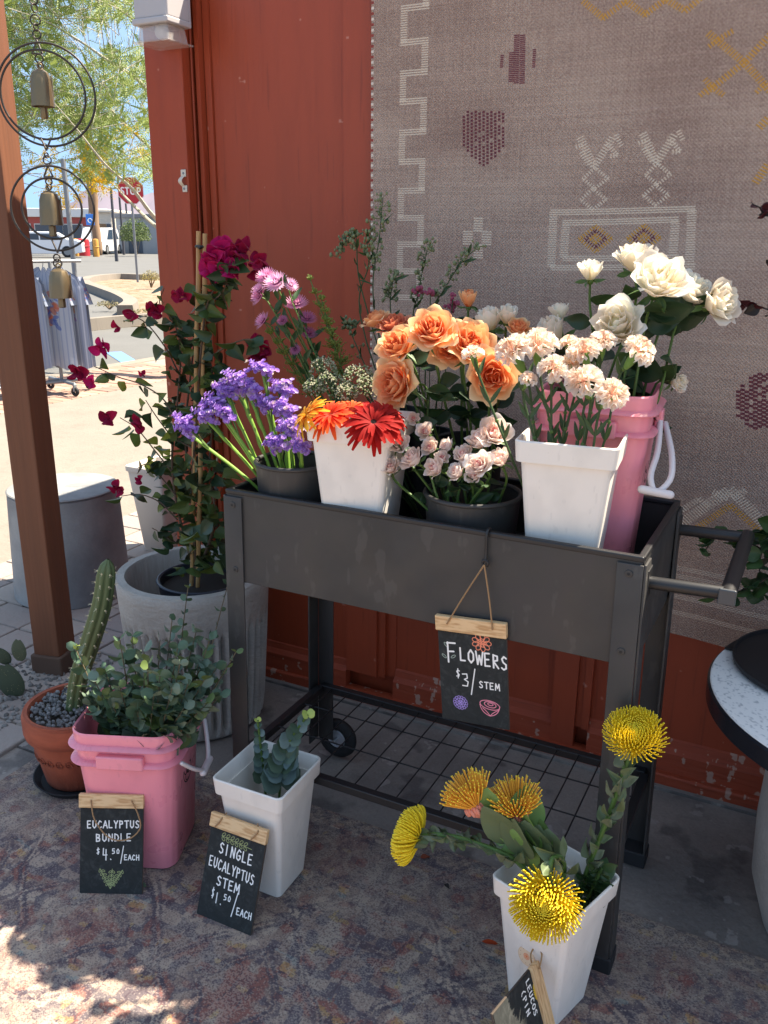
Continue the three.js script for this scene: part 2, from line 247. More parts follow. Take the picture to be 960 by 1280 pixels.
{ // the woven rug on the floor: faded floral fragments in navy, rust, cream and mauve
  const X0 = -0.64, X1 = 1.9, Z0 = -0.165, Z1 = 2.1, w = X1 - X0, d = Z1 - Z0;
  const q = 0.0034, nx = Math.ceil(w / q) + 1, nz = Math.ceil(d / q) + 1, cells = new Float32Array(nx * nz * 4);
  for (let j = 0; j < nz; j++) for (let i = 0; i < nx; i++) {
    const xq = X0 + i * q, zq = Z0 + j * q, wx = xq + 0.05 * (fbm(xq * 9, zq * 9, 101, 2) - 0.5), wz = zq + 0.05 * (fbm(xq * 9, zq * 9, 107, 2) - 0.5), fine = fbm(xq * 60, zq * 60, 109, 2) - 0.5;
    // field of mirrored ornaments: each bay repeats its figure left-right and fore-aft, drawn in worn tones
    const bx0 = (wx + 0.11) / 0.34, bz0 = (wz + 0.05) / 0.40, mx = Math.abs(bx0 - Math.round(bx0)) * 0.34, mz = Math.abs(bz0 - Math.round(bz0)) * 0.40, loz = mx / 0.17 + mz / 0.20, fade = step(0.35, 0.62, fbm(xq * 6, zq * 6, 119, 3) + fine * 0.3);
    let c = mix([0.565, 0.50, 0.455], [0.66, 0.595, 0.53], step(0.35, 0.65, fbm(wx * 5, wz * 5, 111, 3)));
    c = mix(c, [0.455, 0.375, 0.35], step(0.46, 0.56, vn(mx * 26, mz * 26, 117) + fine * 0.2) * (0.35 + 0.35 * fade));
    c = mix(c, [0.30, 0.28, 0.32], step(0.60, 0.66, vn(mx * 44, mz * 44, 121) + fine * 0.25) * (0.25 + 0.45 * fade));
    c = mix(c, [0.50, 0.29, 0.26], step(0.66, 0.72, vn(mx * 40 + 7, mz * 40, 131) + fine * 0.25) * (0.25 + 0.40 * fade));
    if (vn(mx * 48, mz * 48 + 3, 141) + fine * 0.3 > 0.90) c = mix(c, [0.70, 0.58, 0.34], 0.5);
    if (vn(mx * 48 + 5, mz * 48, 143) + fine * 0.3 > 0.90) c = mix(c, [0.40, 0.52, 0.54], 0.4);
    for (const [r, wd] of [[0.42, 0.02], [0.50, 0.03], [0.93, 0.03], [1.04, 0.02]]) if (Math.abs(Math.floor(loz * 44) / 44 - r) < wd) c = mix(c, [0.27, 0.245, 0.285], (0.25 + 0.5 * fade) * (0.8 + fine));
    if (Math.abs(vn(mx * 34, mz * 34, 151) - 0.5) < 0.035) c = mix(c, [0.30, 0.25, 0.28], 0.2 + 0.4 * fade + fine);
    if (Math.abs(vn(mx * 60, mz * 60, 153) - 0.5) < 0.05) c = mix(c, [0.66, 0.60, 0.54], 0.3 + fine);
    const bd = Math.min(zq - Z0, xq - X0);
    if (bd < 0.19 && bd > 0.045) { const along = zq - Z0 < xq - X0 ? xq : zq, fl = Math.hypot(((along / 0.11) % 1 + 1) % 1 - 0.5, (bd - 0.118) / 0.11); c = mix(c, bd < 0.06 || bd > 0.175 ? [0.30, 0.275, 0.31] : [0.47, 0.42, 0.41], 0.45 * (0.5 + 0.5 * fade)); if (Math.abs(fl - 0.33) < 0.05 || fl < 0.12) c = mix(c, fl < 0.12 ? [0.52, 0.30, 0.27] : [0.64, 0.58, 0.51], 0.45 + fine); }
    const edge = Math.min(zq - Z0, xq - X0); if (edge < 0.035) c = mix(c, (Math.floor(xq / 0.02) + Math.floor(zq / 0.02)) % 2 ? [0.58, 0.51, 0.44] : [0.38, 0.34, 0.34], 0.5);
    cells.set([c[0] * 0.975, c[1] * 0.96, c[2] * 0.94, fbm(xq * 22, zq * 22, 161, 3)], (j * nx + i) * 4);
  }
  const rug = tex(2048, 2048, (u, v) => {
    const x = X0 + u * w, z = Z0 + v * d, o = (Math.floor((z - Z0) / q) * nx + Math.floor((x - X0) / q)) * 4; let c = [cells[o], cells[o + 1], cells[o + 2]];
    const wear = hash(Math.floor(x / 0.0026), Math.floor(z / 0.0020), 5);                // worn pile: the pale warp shows through
    if (wear > 0.86 - 0.45 * step(0.5, 0.66, cells[o + 3])) c = mix(c, [0.64, 0.59, 0.53], 0.45); else if (wear < 0.2) c = mix(c, [0.25, 0.22, 0.24], 0.4);
    return c;
  }, { wrap: false });
  const weave = tex(256, 256, (u, v) => { const a = Math.sin(u * Math.PI * 128) * Math.sin(v * Math.PI * 128) * 0.25 + 0.5 + (vn(u * 128, v * 128, 3, 128) - 0.5) * 0.4; return [a, a, a]; }, { srgb: false }); weave.repeat.set(9, 9);
  const g = new THREE.BoxGeometry(w, 0.006, d), p = g.attributes.position, uv = g.attributes.uv; for (let i = 0; i < p.count; i++) uv.setXY(i, p.getX(i) / w + 0.5, p.getZ(i) / d + 0.5);
  g.translate((X0 + X1) / 2, -0.0025, (Z0 + Z1) / 2);
  tag(mk('floor_rug', g, mat('#ffffff', 0.95, { map: rug, bumpMap: weave, bumpScale: 0.0012 }), scene), 'faded multicoloured woven rug spread on the concrete floor', 'rug');
}

// ---------------------------------------------------------------- the shop: red wall with pilaster, panels, stiles, sill
const WZ = -0.64;                                                     // face of the stiles
{
  const b = thing('shop_building', 'rust red painted wooden shop front with pilaster and panelled base', 'building', [0, 0, 0]);
  const top = 2.0;
  mk('wall_core', bx(7, top, 0.1, 2.85, top / 2, -0.74), M.red, b);
  mk('side_wall', bx(0.1, top, 6, -0.601, top / 2, -3.79), M.red, b);
  mk('roof', bx(7.0, 0.04, 6.10, 2.85, top + 0.021, -3.745), mat('#8a7a6c', 0.9), b);
  const x0 = onZ(179, 60, -0.59).x, x1 = onZ(231, 150, -0.59).x;
  mk('pilaster', rb(x1 - x0, top, 0.11, 0.004, (x0 + x1) / 2, top / 2, -0.645), M.red, b);
  const uvw = b.children[b.children.length - 1].geometry; { const p = uvw.attributes.position, uv = uvw.attributes.uv; for (let i = 0; i < p.count; i++) uv.setXY(i, p.getX(i) + p.getZ(i), p.getY(i)); }
  mk('trim_strip', bx(0.012, top, 0.05, x1 + 0.016, top / 2, -0.655), M.red, b);
  mk('trim_strip', bx(0.018, top, 0.04, x1 + 0.034, top / 2, -0.668), M.red, b);
  mk('cable', taper([V(x1 + 0.006, 0.1, -0.622), V(x1 + 0.004, 1, -0.621), V(x1 + 0.007, 2.1, -0.622)], 0.003, 6), M.red, b);
  const pl = x1 + 0.044;
  const panel = (xa, xb, ya, yb, z, m, n = 'panel') => mk(n, bx(xb - xa, yb - ya, 0.03, (xa + xb) / 2, (ya + yb) / 2, z - 0.015), m, b);
  panel(pl, -0.098, 0.10, top, -0.655, M.red); panel(-0.096, 0.0, 0.085, top, WZ, M.red, 'stile');
  panel(0.0, 0.022, 0.085, top, -0.650, M.red, 'trim_strip'); panel(0.022, 0.050, 0.085, top, -0.664, M.red, 'trim_strip');
  panel(0.05, 0.505, 0.11, top, -0.667, M.red); panel(0.505, 0.565, 0.025, top, WZ, M.red, 'stile');
  panel(0.565, 0.582, 0.085, top, -0.652, M.red, 'trim_strip'); panel(0.582, 0.60, 0.085, top, -0.645, M.red, 'trim_strip');
  panel(0.60, 1.9, 0.11, top, -0.662, M.red); panel(1.9, 2.0, 0.085, top, WZ, M.red, 'stile'); panel(2.0, 6.3, 0.085, top, -0.66, M.red);
  for (const [xa, xb, z] of [[pl - 0.03, -0.096, -0.642], [0.05, 0.505, -0.652], [0.60, 1.9, -0.648]]) {   // bottom rail with its sloped moulding
    const s = new THREE.Shape([[0, 0], [-0.028, 0], [-0.026, 0.05], [-0.014, 0.062], [-0.010, 0.078], [0.0, 0.088]].map(p => new THREE.Vector2(...p)));
    const g = new THREE.ExtrudeGeometry(s, { depth: xb - xa, bevelEnabled: false }).rotateY(Math.PI / 2).translate(xa, 0.031, z - 0.02);
    const p = g.attributes.position, uv = g.attributes.uv; for (let i = 0; i < p.count; i++) uv.setXY(i, p.getY(i) * 1.0, p.getX(i)); mk('bottom_rail', g, M.redWorn, b);
  }
  const sg = rb(5.6, 0.036, 0.045, 0.006, 2.25, 0.014, -0.645), p = sg.attributes.position, uv = sg.attributes.uv; for (let i = 0; i < p.count; i++) uv.setXY(i, p.getY(i) + p.getZ(i), p.getX(i));
  mk('sill', sg, M.redWorn, b);
  mk('footing', rb(5.6, 0.02, 0.03, 0.004, 2.25, -0.006, -0.625), M.slab, b);
}
{ // the flat-woven hanging: motifs stitched in cream, mustard and maroon on a brown-mauve ground
  const X0 = -0.012, X1 = 1.75, Y0 = 0.398, Y1 = 1.98, w = X1 - X0, h = Y1 - Y0, N = 2048, z = WZ + 0.006;
  const t = canvasTex(N, N, (c) => {
    const im = c.createImageData(N, N), d = im.data;
    for (let j = 0; j < N; j++) for (let i = 0; i < N; i++) {
      const a = hash(i >> 1, j >> 1, 3), b = hash(i >> 1, 7, j >> 7), e = fbm(i / 260, j / 160, 31, 3), r = hash(9, j >> 1, 5), k = ((i >> 1) + (j >> 1)) % 2;
      let q = mix([176, 154, 137], [134, 109, 97], Math.min(1, Math.max(0, a * 0.8 + (e - 0.5) * 1.0 + (b - 0.5) * 0.25))); const s = 0.92 + 0.16 * k + (r - 0.5) * 0.08;
      if (j % 300 < 3 && i % 900 > 300) q = mix(q, [190, 170, 155], 0.3);
      const o = (j * N + i) * 4; d[o] = q[0] * s; d[o + 1] = q[1] * s; d[o + 2] = q[2] * s; d[o + 3] = 255;
    }
    c.putImageData(im, 0, 0);
    const T = (u, v) => { const p = onZ(u, v, z); return [(p.x - X0) / w * N, (Y1 - p.y) / h * N]; }, K = N / w;
    const cream = '#cfbea8', must = '#bf8a35', mar = '#65343a';
    const wid = m => m * K;
    const rungs = (a, b, m, col, gap = 0.0052) => { const dx = b[0] - a[0], dy = b[1] - a[1], L = Math.hypot(dx, dy), nx = -dy / L * wid(m) / 2, ny = dx / L * wid(m) / 2; c.strokeStyle = col; c.lineWidth = wid(0.0026); for (let s = 0; s < L; s += wid(gap)) { const x = a[0] + dx * s / L, y = a[1] + dy * s / L; c.beginPath(); c.moveTo(x - nx, y - ny); c.lineTo(x + nx, y + ny); c.stroke(); } };
    const lines = (a, b, m, n, col, lw = 0.0028) => { const dx = b[0] - a[0], dy = b[1] - a[1], L = Math.hypot(dx, dy); c.strokeStyle = col; c.lineWidth = wid(lw); for (let i = 0; i < n; i++) { const o = (i / Math.max(1, n - 1) - 0.5) * wid(m), nx = -dy / L * o, ny = dx / L * o; c.beginPath(); c.moveTo(a[0] + nx, a[1] + ny); c.lineTo(b[0] + nx, b[1] + ny); c.stroke(); } };
    // stepped key border on the left
    const Z = (x, y) => [460 + x / 1.92, y / 1.92];
    const ys = [-130, -50, 22, 104, 178, 246, 320, 390, 460, 525, 588, 652, 715]; let side = 0;
    const L0 = T(...Z(92, 100))[0], R0 = T(...Z(143, 100))[0];
    for (let i = 0; i < ys.length; i++) {
      const y = T(...Z(110, ys[i]))[1], y2 = i + 1 < ys.length ? T(...Z(110, ys[i + 1]))[1] : y; lines([L0 - wid(0.008), y], [R0 + wid(0.008), y], 0.011, 3, cream);
      const x = i % 2 ? R0 : L0; if (y2 > y) rungs([x, y], [x, y2], 0.016, cream);
    }
    // small cross
    for (const [a, b] of [[[257, 540], [279, 540]], [[232, 572], [255, 572]], [[276, 572], [299, 572]], [[257, 604], [279, 604]]]) lines(T(...Z(...a)), T(...Z(...b)), 0.030, 6, cream, 0.0032);
    // bars and dotted block in maroon
    for (const [x, y0, y1, wd] of [[348, 128, 200, 0.012], [360, 86, 200, 0.012], [374, 86, 200, 0.012], [325, 135, 165, 0.007], [402, 120, 162, 0.007]]) rungs(T(...Z(x, y0)), T(...Z(x - 2, y1)), wd, mar, 0.004);
    for (let y = 0; y < 16; y++) for (let x = 0; x < 11; x++) { const u = 232 + x * 9.2, v = 272 + y * 8.4 - (x % 2) * 4, bot = 400 - Math.abs(x - 5) * 9; if (v < bot && hash(x, y, 3) > 0.08) { const p = T(...Z(u, v)); c.fillStyle = mar; c.fillRect(p[0], p[1], wid(0.0055), wid(0.0055)); } }
    // paired cream figures: arrows over lozenges
    const st = (pts, col, m = 0.010) => { for (let i = 0; i < pts.length - 1; i++) rungs(T(...Z(...pts[i])), T(...Z(...pts[i + 1])), m, col, 0.0062); };
    for (const ox of [0, 150]) {
      const o = p => [p[0] + ox, p[1] - ox * 0.05];
      st([[512, 330], [545, 400], [590, 330]].map(o), cream, 0.016); st([[503, 352], [522, 345]].map(o), cream); st([[598, 325], [610, 350]].map(o), cream); st([[515, 365], [535, 395]].map(o), cream, 0.012); st([[578, 345], [600, 372], [580, 375]].map(o), cream);
      for (const [cx, cy, r] of [[547, 428, 26], [542, 478, 26]]) st([[cx, cy - r], [cx + r * 1.2, cy], [cx, cy + r * 0.9], [cx - r * 1.1, cy], [cx, cy - r]].map(o), cream, 0.008);
    }
    // framed pair of lozenges
    for (const [a, b, e, f] of [[440, 508, 788, 640], [470, 533, 748, 618]]) { lines(T(...Z(a, e > 760 ? 508 : 533)), T(...Z(e, b - 4)), 0.010, 3, cream); lines(T(...Z(a, f)), T(...Z(e, f + 2)), 0.010, 3, cream); rungs(T(...Z(a + 8, b)), T(...Z(a + 2, f)), 0.018, cream); rungs(T(...Z(e - 8, b)), T(...Z(e - 14, f)), 0.018, cream); }
    for (const [cx, cy] of [[548, 572], [664, 572]]) for (const [r, col] of [[38, must], [24, mar], [12, must]]) st([[cx, cy - r * 0.8], [cx + r, cy], [cx, cy + r * 0.8], [cx - r, cy], [cx, cy - r * 0.8]], col, 0.009);
    // mustard crosses and zigzag
    st([[520, 5], [568, 45], [622, 5], [668, 38], [716, 2], [765, 30], [800, 0]], must, 0.013);
    st([[820, 85], [905, 155], [960, 215], [985, 240]], must, 0.014); st([[985, 70], [905, 155], [815, 225]], must, 0.014);
    st([[822, 115], [845, 98], [876, 80]], must, 0.011); st([[800, 232], [828, 208]], must, 0.011); st([[812, 195], [830, 215], [855, 232]], must, 0.011); st([[935, 225], [955, 205]], must); st([[960, 290], [940, 310]], must, 0.016); st([[960, 400], [932, 440]], must, 0.016);
    // lower right: dotted block, fan and bands
    const Q = (x, y) => [620 + x / 2.824, 280 + y / 2.824];
    for (let y = 0; y < 14; y++) for (let x = 0; x < 14; x++) { const u = 850 + x * 15, v = 530 + y * 14 - (x % 2) * 7; if (Math.abs(x - 7) * 6 + Math.abs(y - 7) * 7 < 70 && hash(x, y, 5) > 0.1) { const p = T(...Q(u, v)); c.fillStyle = mar; c.fillRect(p[0], p[1], wid(0.009), wid(0.006)); } }
    const fan = (pts, col, m) => { for (let i = 0; i < pts.length - 1; i++) rungs(T(...Q(...pts[i])), T(...Q(...pts[i + 1])), m, col, 0.0062); };
    fan([[650, 1060], [830, 935], [960, 1060], [1040, 1100]], cream, 0.024); fan([[700, 1080], [830, 990], [940, 1080]], must, 0.014); fan([[660, 1010], [720, 970], [760, 1000]], cream, 0.014); fan([[770, 945], [820, 965]], cream, 0.016); fan([[880, 935], [840, 965]], cream, 0.016);
    for (const v of [706, 716, 742, 762]) { const a = onZ(836, v, z), y = (Y1 - a.y) / h * N; for (const o of [0, 4.5, 9]) { c.strokeStyle = cream; c.globalAlpha = 0.75; c.lineWidth = wid(0.0022); c.beginPath(); c.moveTo(0, y + wid(o / 1000)); c.lineTo(N, y + wid(o / 1000)); c.stroke(); c.globalAlpha = 1; } }
    // selvedge stitches
    for (let y = 0; y < N; y += 14) { c.fillStyle = y % 28 ? '#d8cbbb' : '#8c4038'; c.fillRect(0, y, 7, 7); }
  });
  const wv = tex(256, 256, (u, v) => { const a = (Math.floor(u * 64) + Math.floor(v * 64)) % 2 * 0.5 + vn(u * 128, v * 64, 9, 128, 64) * 0.5; return [a, a, a]; }, { srgb: false }); wv.wrapS = wv.wrapT = THREE.RepeatWrapping; wv.repeat.set(7, 7);
  const n = 70, g = sheet(n, n, (s, q) => [X0 + (s + 1) / 2 * w, Y0 + q * h + 0.004 * Math.sin((s + 1) * 9) * (1 - q), z + 0.011 + 0.008 * Math.sin((s + 1) * 7 + q * 2) * (1 - 0.7 * q) + 0.004 * Math.sin(s * 17 - q * 5) * (1 - q)]);
  const back = g.clone(); back.translate(0, 0, -0.004);
  const o = thing('wall_hanging', 'grey brown flat woven hanging with stitched cream and mustard motifs on the red wall', 'tapestry');
  mk('cloth', g, mat('#ffffff', 0.95, { map: t, bumpMap: wv, bumpScale: 0.0015 }), o);
  mk('backing', back, mat('#7d675f', 0.95), o);
  for (let i = 0; i < 4; i++) mk('nail', cyl(V(X0 + 0.05 + i * 0.5, Y1 - 0.02, WZ - 0.02), V(X0 + 0.05 + i * 0.5, Y1 - 0.02, WZ + 0.025), 0.004), M.steel, o);
}
// ---------------------------------------------------------------- the cart
const CW = 0.795, CDp = 0.346, CH = 0.80, TRAY = 0.69;
const cartTex = tex(512, 512, (u, v) => { const a = fbm(u * 6, v * 6, 201, 4, 6, 6); return mix(mix([0.232, 0.227, 0.22], [0.206, 0.202, 0.196], step(0.3, 0.75, a)), [0.33, 0.322, 0.31], step(0.66, 0.74, fbm(u * 22, v * 9, 207, 4, 22, 9)) * 0.35); });
cartTex.repeat.set(2, 2);
const cartRough = tex(256, 256, (u, v) => { const a = 0.42 + 0.25 * fbm(u * 8, v * 8, 205, 4, 8, 8); return [a, a, a]; }, { srgb: false }); cartRough.repeat.set(2, 2);
M.cart = mat('#ffffff', 1, { map: cartTex, roughnessMap: cartRough, metalness: 0.15 });
{
  const c = thing('planter_cart', 'dark grey metal raised planter cart loaded with flower buckets', 'cart');
  const AB = 0.612;
  mk('front_panel', rb(CW - 0.004, CH - AB, 0.004, 0.0015, CW / 2, (CH + AB) / 2, -0.002), M.cart, c);
  mk('back_panel', rb(CW - 0.004, CH - AB, 0.004, 0.0015, CW / 2, (CH + AB) / 2, -CDp + 0.002), M.cart, c);
  for (const x of [0.002, CW - 0.002]) mk('end_panel', rb(0.004, CH - AB - 0.002, CDp - 0.010, 0.0015, x, (CH + AB) / 2 - 0.001, -CDp / 2), M.cart, c);
  mk('tray_floor', rb(CW - 0.010, 0.006, CDp - 0.010, 0.001, CW / 2, TRAY - 0.003, -CDp / 2), M.cart, c);
  const lip = [];                                                     // rolled rim
  lip.push(rb(CW, 0.010, 0.012, 0.003, CW / 2, CH - 0.004, -0.005), rb(CW, 0.010, 0.012, 0.003, CW / 2, CH - 0.004, -CDp + 0.005), rb(0.012, 0.0095, CDp - 0.012, 0.003, 0.005, CH - 0.0045, -CDp / 2), rb(0.012, 0.0095, CDp - 0.012, 0.003, CW - 0.005, CH - 0.0045, -CDp / 2));
  mk('rim', merge(lip), M.black, c);
  const legs = [[0, 0, 0.055], [0, -CDp, 0.055], [CW, 0, 0], [CW, -CDp, 0]];
  for (const [x, z, y0] of legs) {                                    // angle-iron legs, splayed a little
    const sx = x ? 1 : -1, sz = z ? -1 : 1, L = CH - 0.012 - y0, w = 0.041;
    const a = rb(w, L, 0.004, 0.001, -sx * w / 2 + sx * 0.001, L / 2, sz * 0.003), b = rb(0.004, L, w, 0.001, sx * 0.003, L / 2, -sz * w / 2 + sz * 0.001), g = merge([a, b]);
    const p = g.attributes.position; for (let i = 0; i < p.count; i++) { const k = 1 - p.getY(i) / L; p.setX(i, p.getX(i) + sx * 0.011 * k); }
    g.computeVertexNormals(); mk('leg', toCreasedNormals(g, 0.5), M.cart, c).position.set(x, y0, z);
    for (const ry of [0.7724, 0.6387]) { const r = mk('rivet', lathe([[0, 0.0035], [0.003, 0.0034], [0.0058, 0.002], [0.0066, 0]], 14), M.cart, c); r.rotation.x = sz * Math.PI / 2; r.position.set(x - sx * 0.02, ry, z + sz * 0.005); mk('socket', lathe([[0, 0.0005], [0.0022, 0.0005], [0.0024, 0.0002]], 8).translate(0, 0.0034, 0), M.rubber, r); }
    if (!y0) mk('foot_cap', rb(0.048, 0.035, 0.048, 0.004, 0, 0.0175, 0), M.rubber, c).position.set(x + sx * 0.011 - sx * 0.017, -0.002, z - sz * 0.017);
    else {
      const wl = mk('wheel', merge([new THREE.TorusGeometry(0.037, 0.0135, 12, 36), new THREE.TorusGeometry(0.041, 0.0125, 10, 36)]), M.rubber, c); wl.position.set(x + 0.032, 0.0525, z + sz * 0.022 - 0.0);
      mk('hub', merge([new THREE.CylinderGeometry(0.026, 0.026, 0.012, 28).rotateX(Math.PI / 2), new THREE.TorusGeometry(0.022, 0.003, 8, 28).translate(0, 0, 0.006)]), mat(lin(0.45, 0.47, 0.5), 0.35, { metalness: 0.5 }), wl);
      mk('axle', cyl(V(0, 0, -0.02), V(0, 0, 0.02), 0.005), M.steel, wl);
    }
  }
  const RY = 0.2125, t = 0.018;                                       // lower rack
  mk('rack_rail', rb(CW - 0.01, t, t, 0.002, CW / 2, RY - 0.006, -0.008), M.black, c); mk('rack_rail', rb(CW - 0.01, t, t, 0.002, CW / 2, RY - 0.006, -CDp + 0.008), M.black, c);
  for (const x of [0.006, CW - 0.006]) mk('rack_rail', rb(t, t - 0.001, CDp - 0.036, 0.002, x, RY - 0.0065, -CDp / 2), M.black, c);
  for (let i = -4; i <= 11; i++) { const x = 0.2283 + i * 0.0469; if (x > 0.02 && x < CW - 0.02) mk('rack_wire', cyl(V(x, RY, -0.004), V(x, RY, -CDp + 0.004), 0.0016, 0.0016, 6), M.black, c); }
  for (const z of [-0.1303, -0.2418]) mk('rack_wire', cyl(V(0.004, RY - 0.003, z), V(CW - 0.004, RY - 0.003, z), 0.0016, 0.0016, 6), M.black, c);
  // push handle on the right end
  const hy = 0.748, r = 0.0105, za = -0.035, zb = -CDp + 0.016, hx = 0.918;
  for (const z of [za, zb]) { mk('handle_arm', cyl(V(CW + 0.002, hy, z), V(hx + (z === za ? 0.004 : 0.006), hy + 0.004, z), r, r, 16), M.black, c); mk('handle_plate', rb(0.006, 0.05, 0.035, 0.002, CW + 0.004, hy, z), M.black, c); }
  mk('handle_grip', cyl(V(hx, hy + 0.004, za + 0.012), V(hx, hy + 0.004, zb - 0.010), 0.0125, 0.0125, 16), M.black, c);
  mk('handle_cap', rb(0.026, 0.026, 0.006, 0.009, hx, hy + 0.004, za + 0.015), mat(lin(0.05, 0.055, 0.06), 0.4), c);
}

// ---------------------------------------------------------------- containers
const swirl = r0 => { const g = []; for (const [r, x, y, a] of [[1, 0, 0, 6.28], [0.5, -0.3, 0.35, 5], [0.5, 0.35, 0.1, 5], [0.42, -0.1, -0.45, 5]]) g.push(new THREE.RingGeometry(r * r0 - 0.0012, r * r0 + 0.0012, 28, 1, 0.4, a).translate(x * r0, y * r0, 0)); return merge(g); };
function squareBucket(label, x, y, z, turn, s = 1) {
  const o = thing('square_bucket', label, 'bucket', [x, y, z], turn, 'white square buckets'); o.scale.setScalar(s);
  const b = 0.05, T = 0.073, h = 0.26, w = (q) => b + (T - b) * q / h;
  mk('body', rings([[0.002, b - 0.006, 0.008], [0.0005, b - 0.003, 0.009], [0.004, b, 0.010], [h - 0.034, w(h - 0.034), 0.011], [h - 0.033, w(h - 0.034) - 0.003, 0.010], [0.006, b - 0.003, 0.008]], 5), M.white, o);
  mk('rim', rings([[h - 0.036, T - 0.0035, 0.010], [h - 0.034, T + 0.004, 0.012], [h - 0.002, T + 0.0065, 0.013], [h, T + 0.005, 0.012], [h, T + 0.003, 0.011], [h - 0.002, T + 0.0012, 0.010], [h - 0.036, T - 0.0036, 0.010]], 5, 0.6, false), M.white, o);
  return o;
}
function squarePail(label, x, y, z, turn, o2 = {}) {
  const o = thing('square_pail', label, 'pail', [x, y, z], turn, 'pink square pails'); const h = 0.332, b = 0.078, T = 0.097;
  const w = q => b + (T - b) * q / h;
  mk('body', rings([[0.003, b - 0.012, 0.020], [0.0006, b - 0.007, 0.024], [0.003, b - 0.002, 0.027], [0.010, b, 0.029], [h - 0.075, w(h - 0.075), 0.033], [h - 0.012, T, 0.035], [h - 0.003, T + 0.0005, 0.036], [h, T - 0.001, 0.036], [h - 0.003, T - 0.0035, 0.034], [0.008, b - 0.005, 0.026]], 7), M.pink, o);
  for (const [yy, k] of [[h - 0.030, 0.011], [h - 0.066, 0.012]]) mk('rib', rings([[yy - 0.003, w(yy) - 0.001, 0.034], [yy - 0.0035, w(yy) + k - 0.002, 0.040], [yy - 0.001, w(yy) + k, 0.041], [yy + 0.0025, w(yy) + k - 0.003, 0.040], [yy + 0.006, w(yy) - 0.001, 0.034]], 7, 0.6, false), M.pink, o);
  for (const s of [1, -1]) mk('grip_lug', rb(0.088, 0.030, 0.014, 0.004, 0, h - 0.058, s * (w(h - 0.06) + 0.0065)), M.pink, o);
  for (const s of [1, -1]) mk('bail_ear', rb(0.014, 0.034, 0.03, 0.004, s * (w(h - 0.05) + 0.008), h - 0.050, 0), M.pink, o);
  const k = o2.bail ?? 1, e = w(h - 0.055) + 0.016, drop = o2.drop ?? 0.10, pts = [];
  for (let i = 0; i <= 24; i++) { const a = i / 24 * Math.PI, q = Math.sin(a); pts.push(V(Math.cos(a) * e * (1 + 0.10 * q), h - 0.052 - q * drop * 0.55, k * q * (0.118))); }
  if (o2.sideBail) { pts.length = 0; for (let i = 0; i <= 20; i++) { const a = i / 20 * Math.PI, q = Math.sin(a); pts.push(V(e + 0.002 + q * 0.022, h - 0.055 - q * drop, -0.055 + 0.15 * i / 20)); } }
  if (o2.pts) { pts.length = 0; pts.push(...spline(o2.pts, 24)); }
  mk('bail', taper(pts, o2.pts ? 0.0052 : 0.0042, 8), M.bail, o);
  const kk = Math.floor(pts.length / 2), p = pts[kk], tdir = pts[kk + 1].clone().sub(pts[kk - 1]).normalize(); const gr = mk('bail_grip', new THREE.CapsuleGeometry(0.0072, 0.045, 4, 10), M.bail, o); aim(gr, p, tdir);
  const em = mk('printed_mark', swirl(0.024), mat('#17120f', 0.7), o); em.rotation.y = Math.PI / 2; em.position.set(w(0.17) + 0.0016, 0.19, 0.0); em.rotation.z = 0.0;
  return o;
}
function bowl(label, x, y, z, r, h, sx = 1) {
  const o = thing('round_bowl', label, 'bowl', [x, y, z], 0, 'black round tubs'); o.scale.x = sx;
  mk('body', lathe([[0, 0.001], [r * 0.86, 0.001], [r * 0.885, 0.004], [r, h - 0.008], [r * 0.975, h - 0.008], [r * 0.87, 0.006], [0, 0.006]], 56), M.cart, o);
  mk('rim', new THREE.TorusGeometry(r * 0.992, 0.0045, 8, 56).rotateX(Math.PI / 2).translate(0, h - 0.005, 0), M.cart, o); return o;
}
squareBucket('white square bucket of red and orange gerberas on the cart', 0.262, TRAY, -0.073, 0.13, 1.02);
squareBucket('white square bucket of peach carnations standing before the tall pink pail', 0.648, TRAY, -0.093, 0.10, 1.04);
squareBucket('white square bucket on the rug with a single eucalyptus stem inside', 0.130, 0, 0.076, 0.02, 1.01);
const leucoBucket = squareBucket('white square bucket of yellow pincushion flowers with round sticker', 0.724, 0, 0.101, -0.317, 0.985);
{ // round sticker with a ring of small letters
  const t = canvasTex(256, 256, (c) => { c.fillStyle = '#cfc6b8'; c.fillRect(0, 0, 256, 256); c.fillStyle = '#d9c2a4'; c.beginPath(); c.arc(128, 128, 126, 0, 7); c.fill(); c.strokeStyle = '#c09a6e'; c.lineWidth = 3; c.beginPath(); c.arc(128, 128, 120, 0, 7); c.stroke(); c.fillStyle = '#8a6a48'; c.font = 'bold 34px sans-serif'; c.textAlign = 'center'; const w = '• • • • • • • • • •'.split(' '); w.forEach((k, i) => { c.save(); c.translate(128, 128); c.rotate(i / w.length * 6.283); c.fillText(k, 0, -84); c.restore(); }); c.strokeStyle = '#d4713f'; c.lineWidth = 6; c.beginPath(); c.arc(128, 128, 40, 0, 7); c.stroke(); for (let i = 0; i < 5; i++) { c.beginPath(); c.arc(128 + 16 * Math.cos(i * 1.26), 128 + 16 * Math.sin(i * 1.26), 14, 0, 7); c.stroke(); } });
  const s = mk('sticker', new THREE.CircleGeometry(0.0175, 40), mat('#ffffff', 0.6, { map: t }), leucoBucket); s.position.set(-0.006, 0.128, 0.0622 + 0.0009); s.rotation.x = -0.075;
}
squarePail('tall pink pail of white roses standing on the cart', 0.655, TRAY, -0.232, 0.08, { pts: [V(0.104, 0.285, 0.005), V(0.109, 0.235, 0.055), V(0.106, 0.200, 0.100), V(0.118, 0.182, 0.118), V(0.136, 0.198, 0.100), V(0.134, 0.228, 0.060), V(0.112, 0.272, -0.010)] });
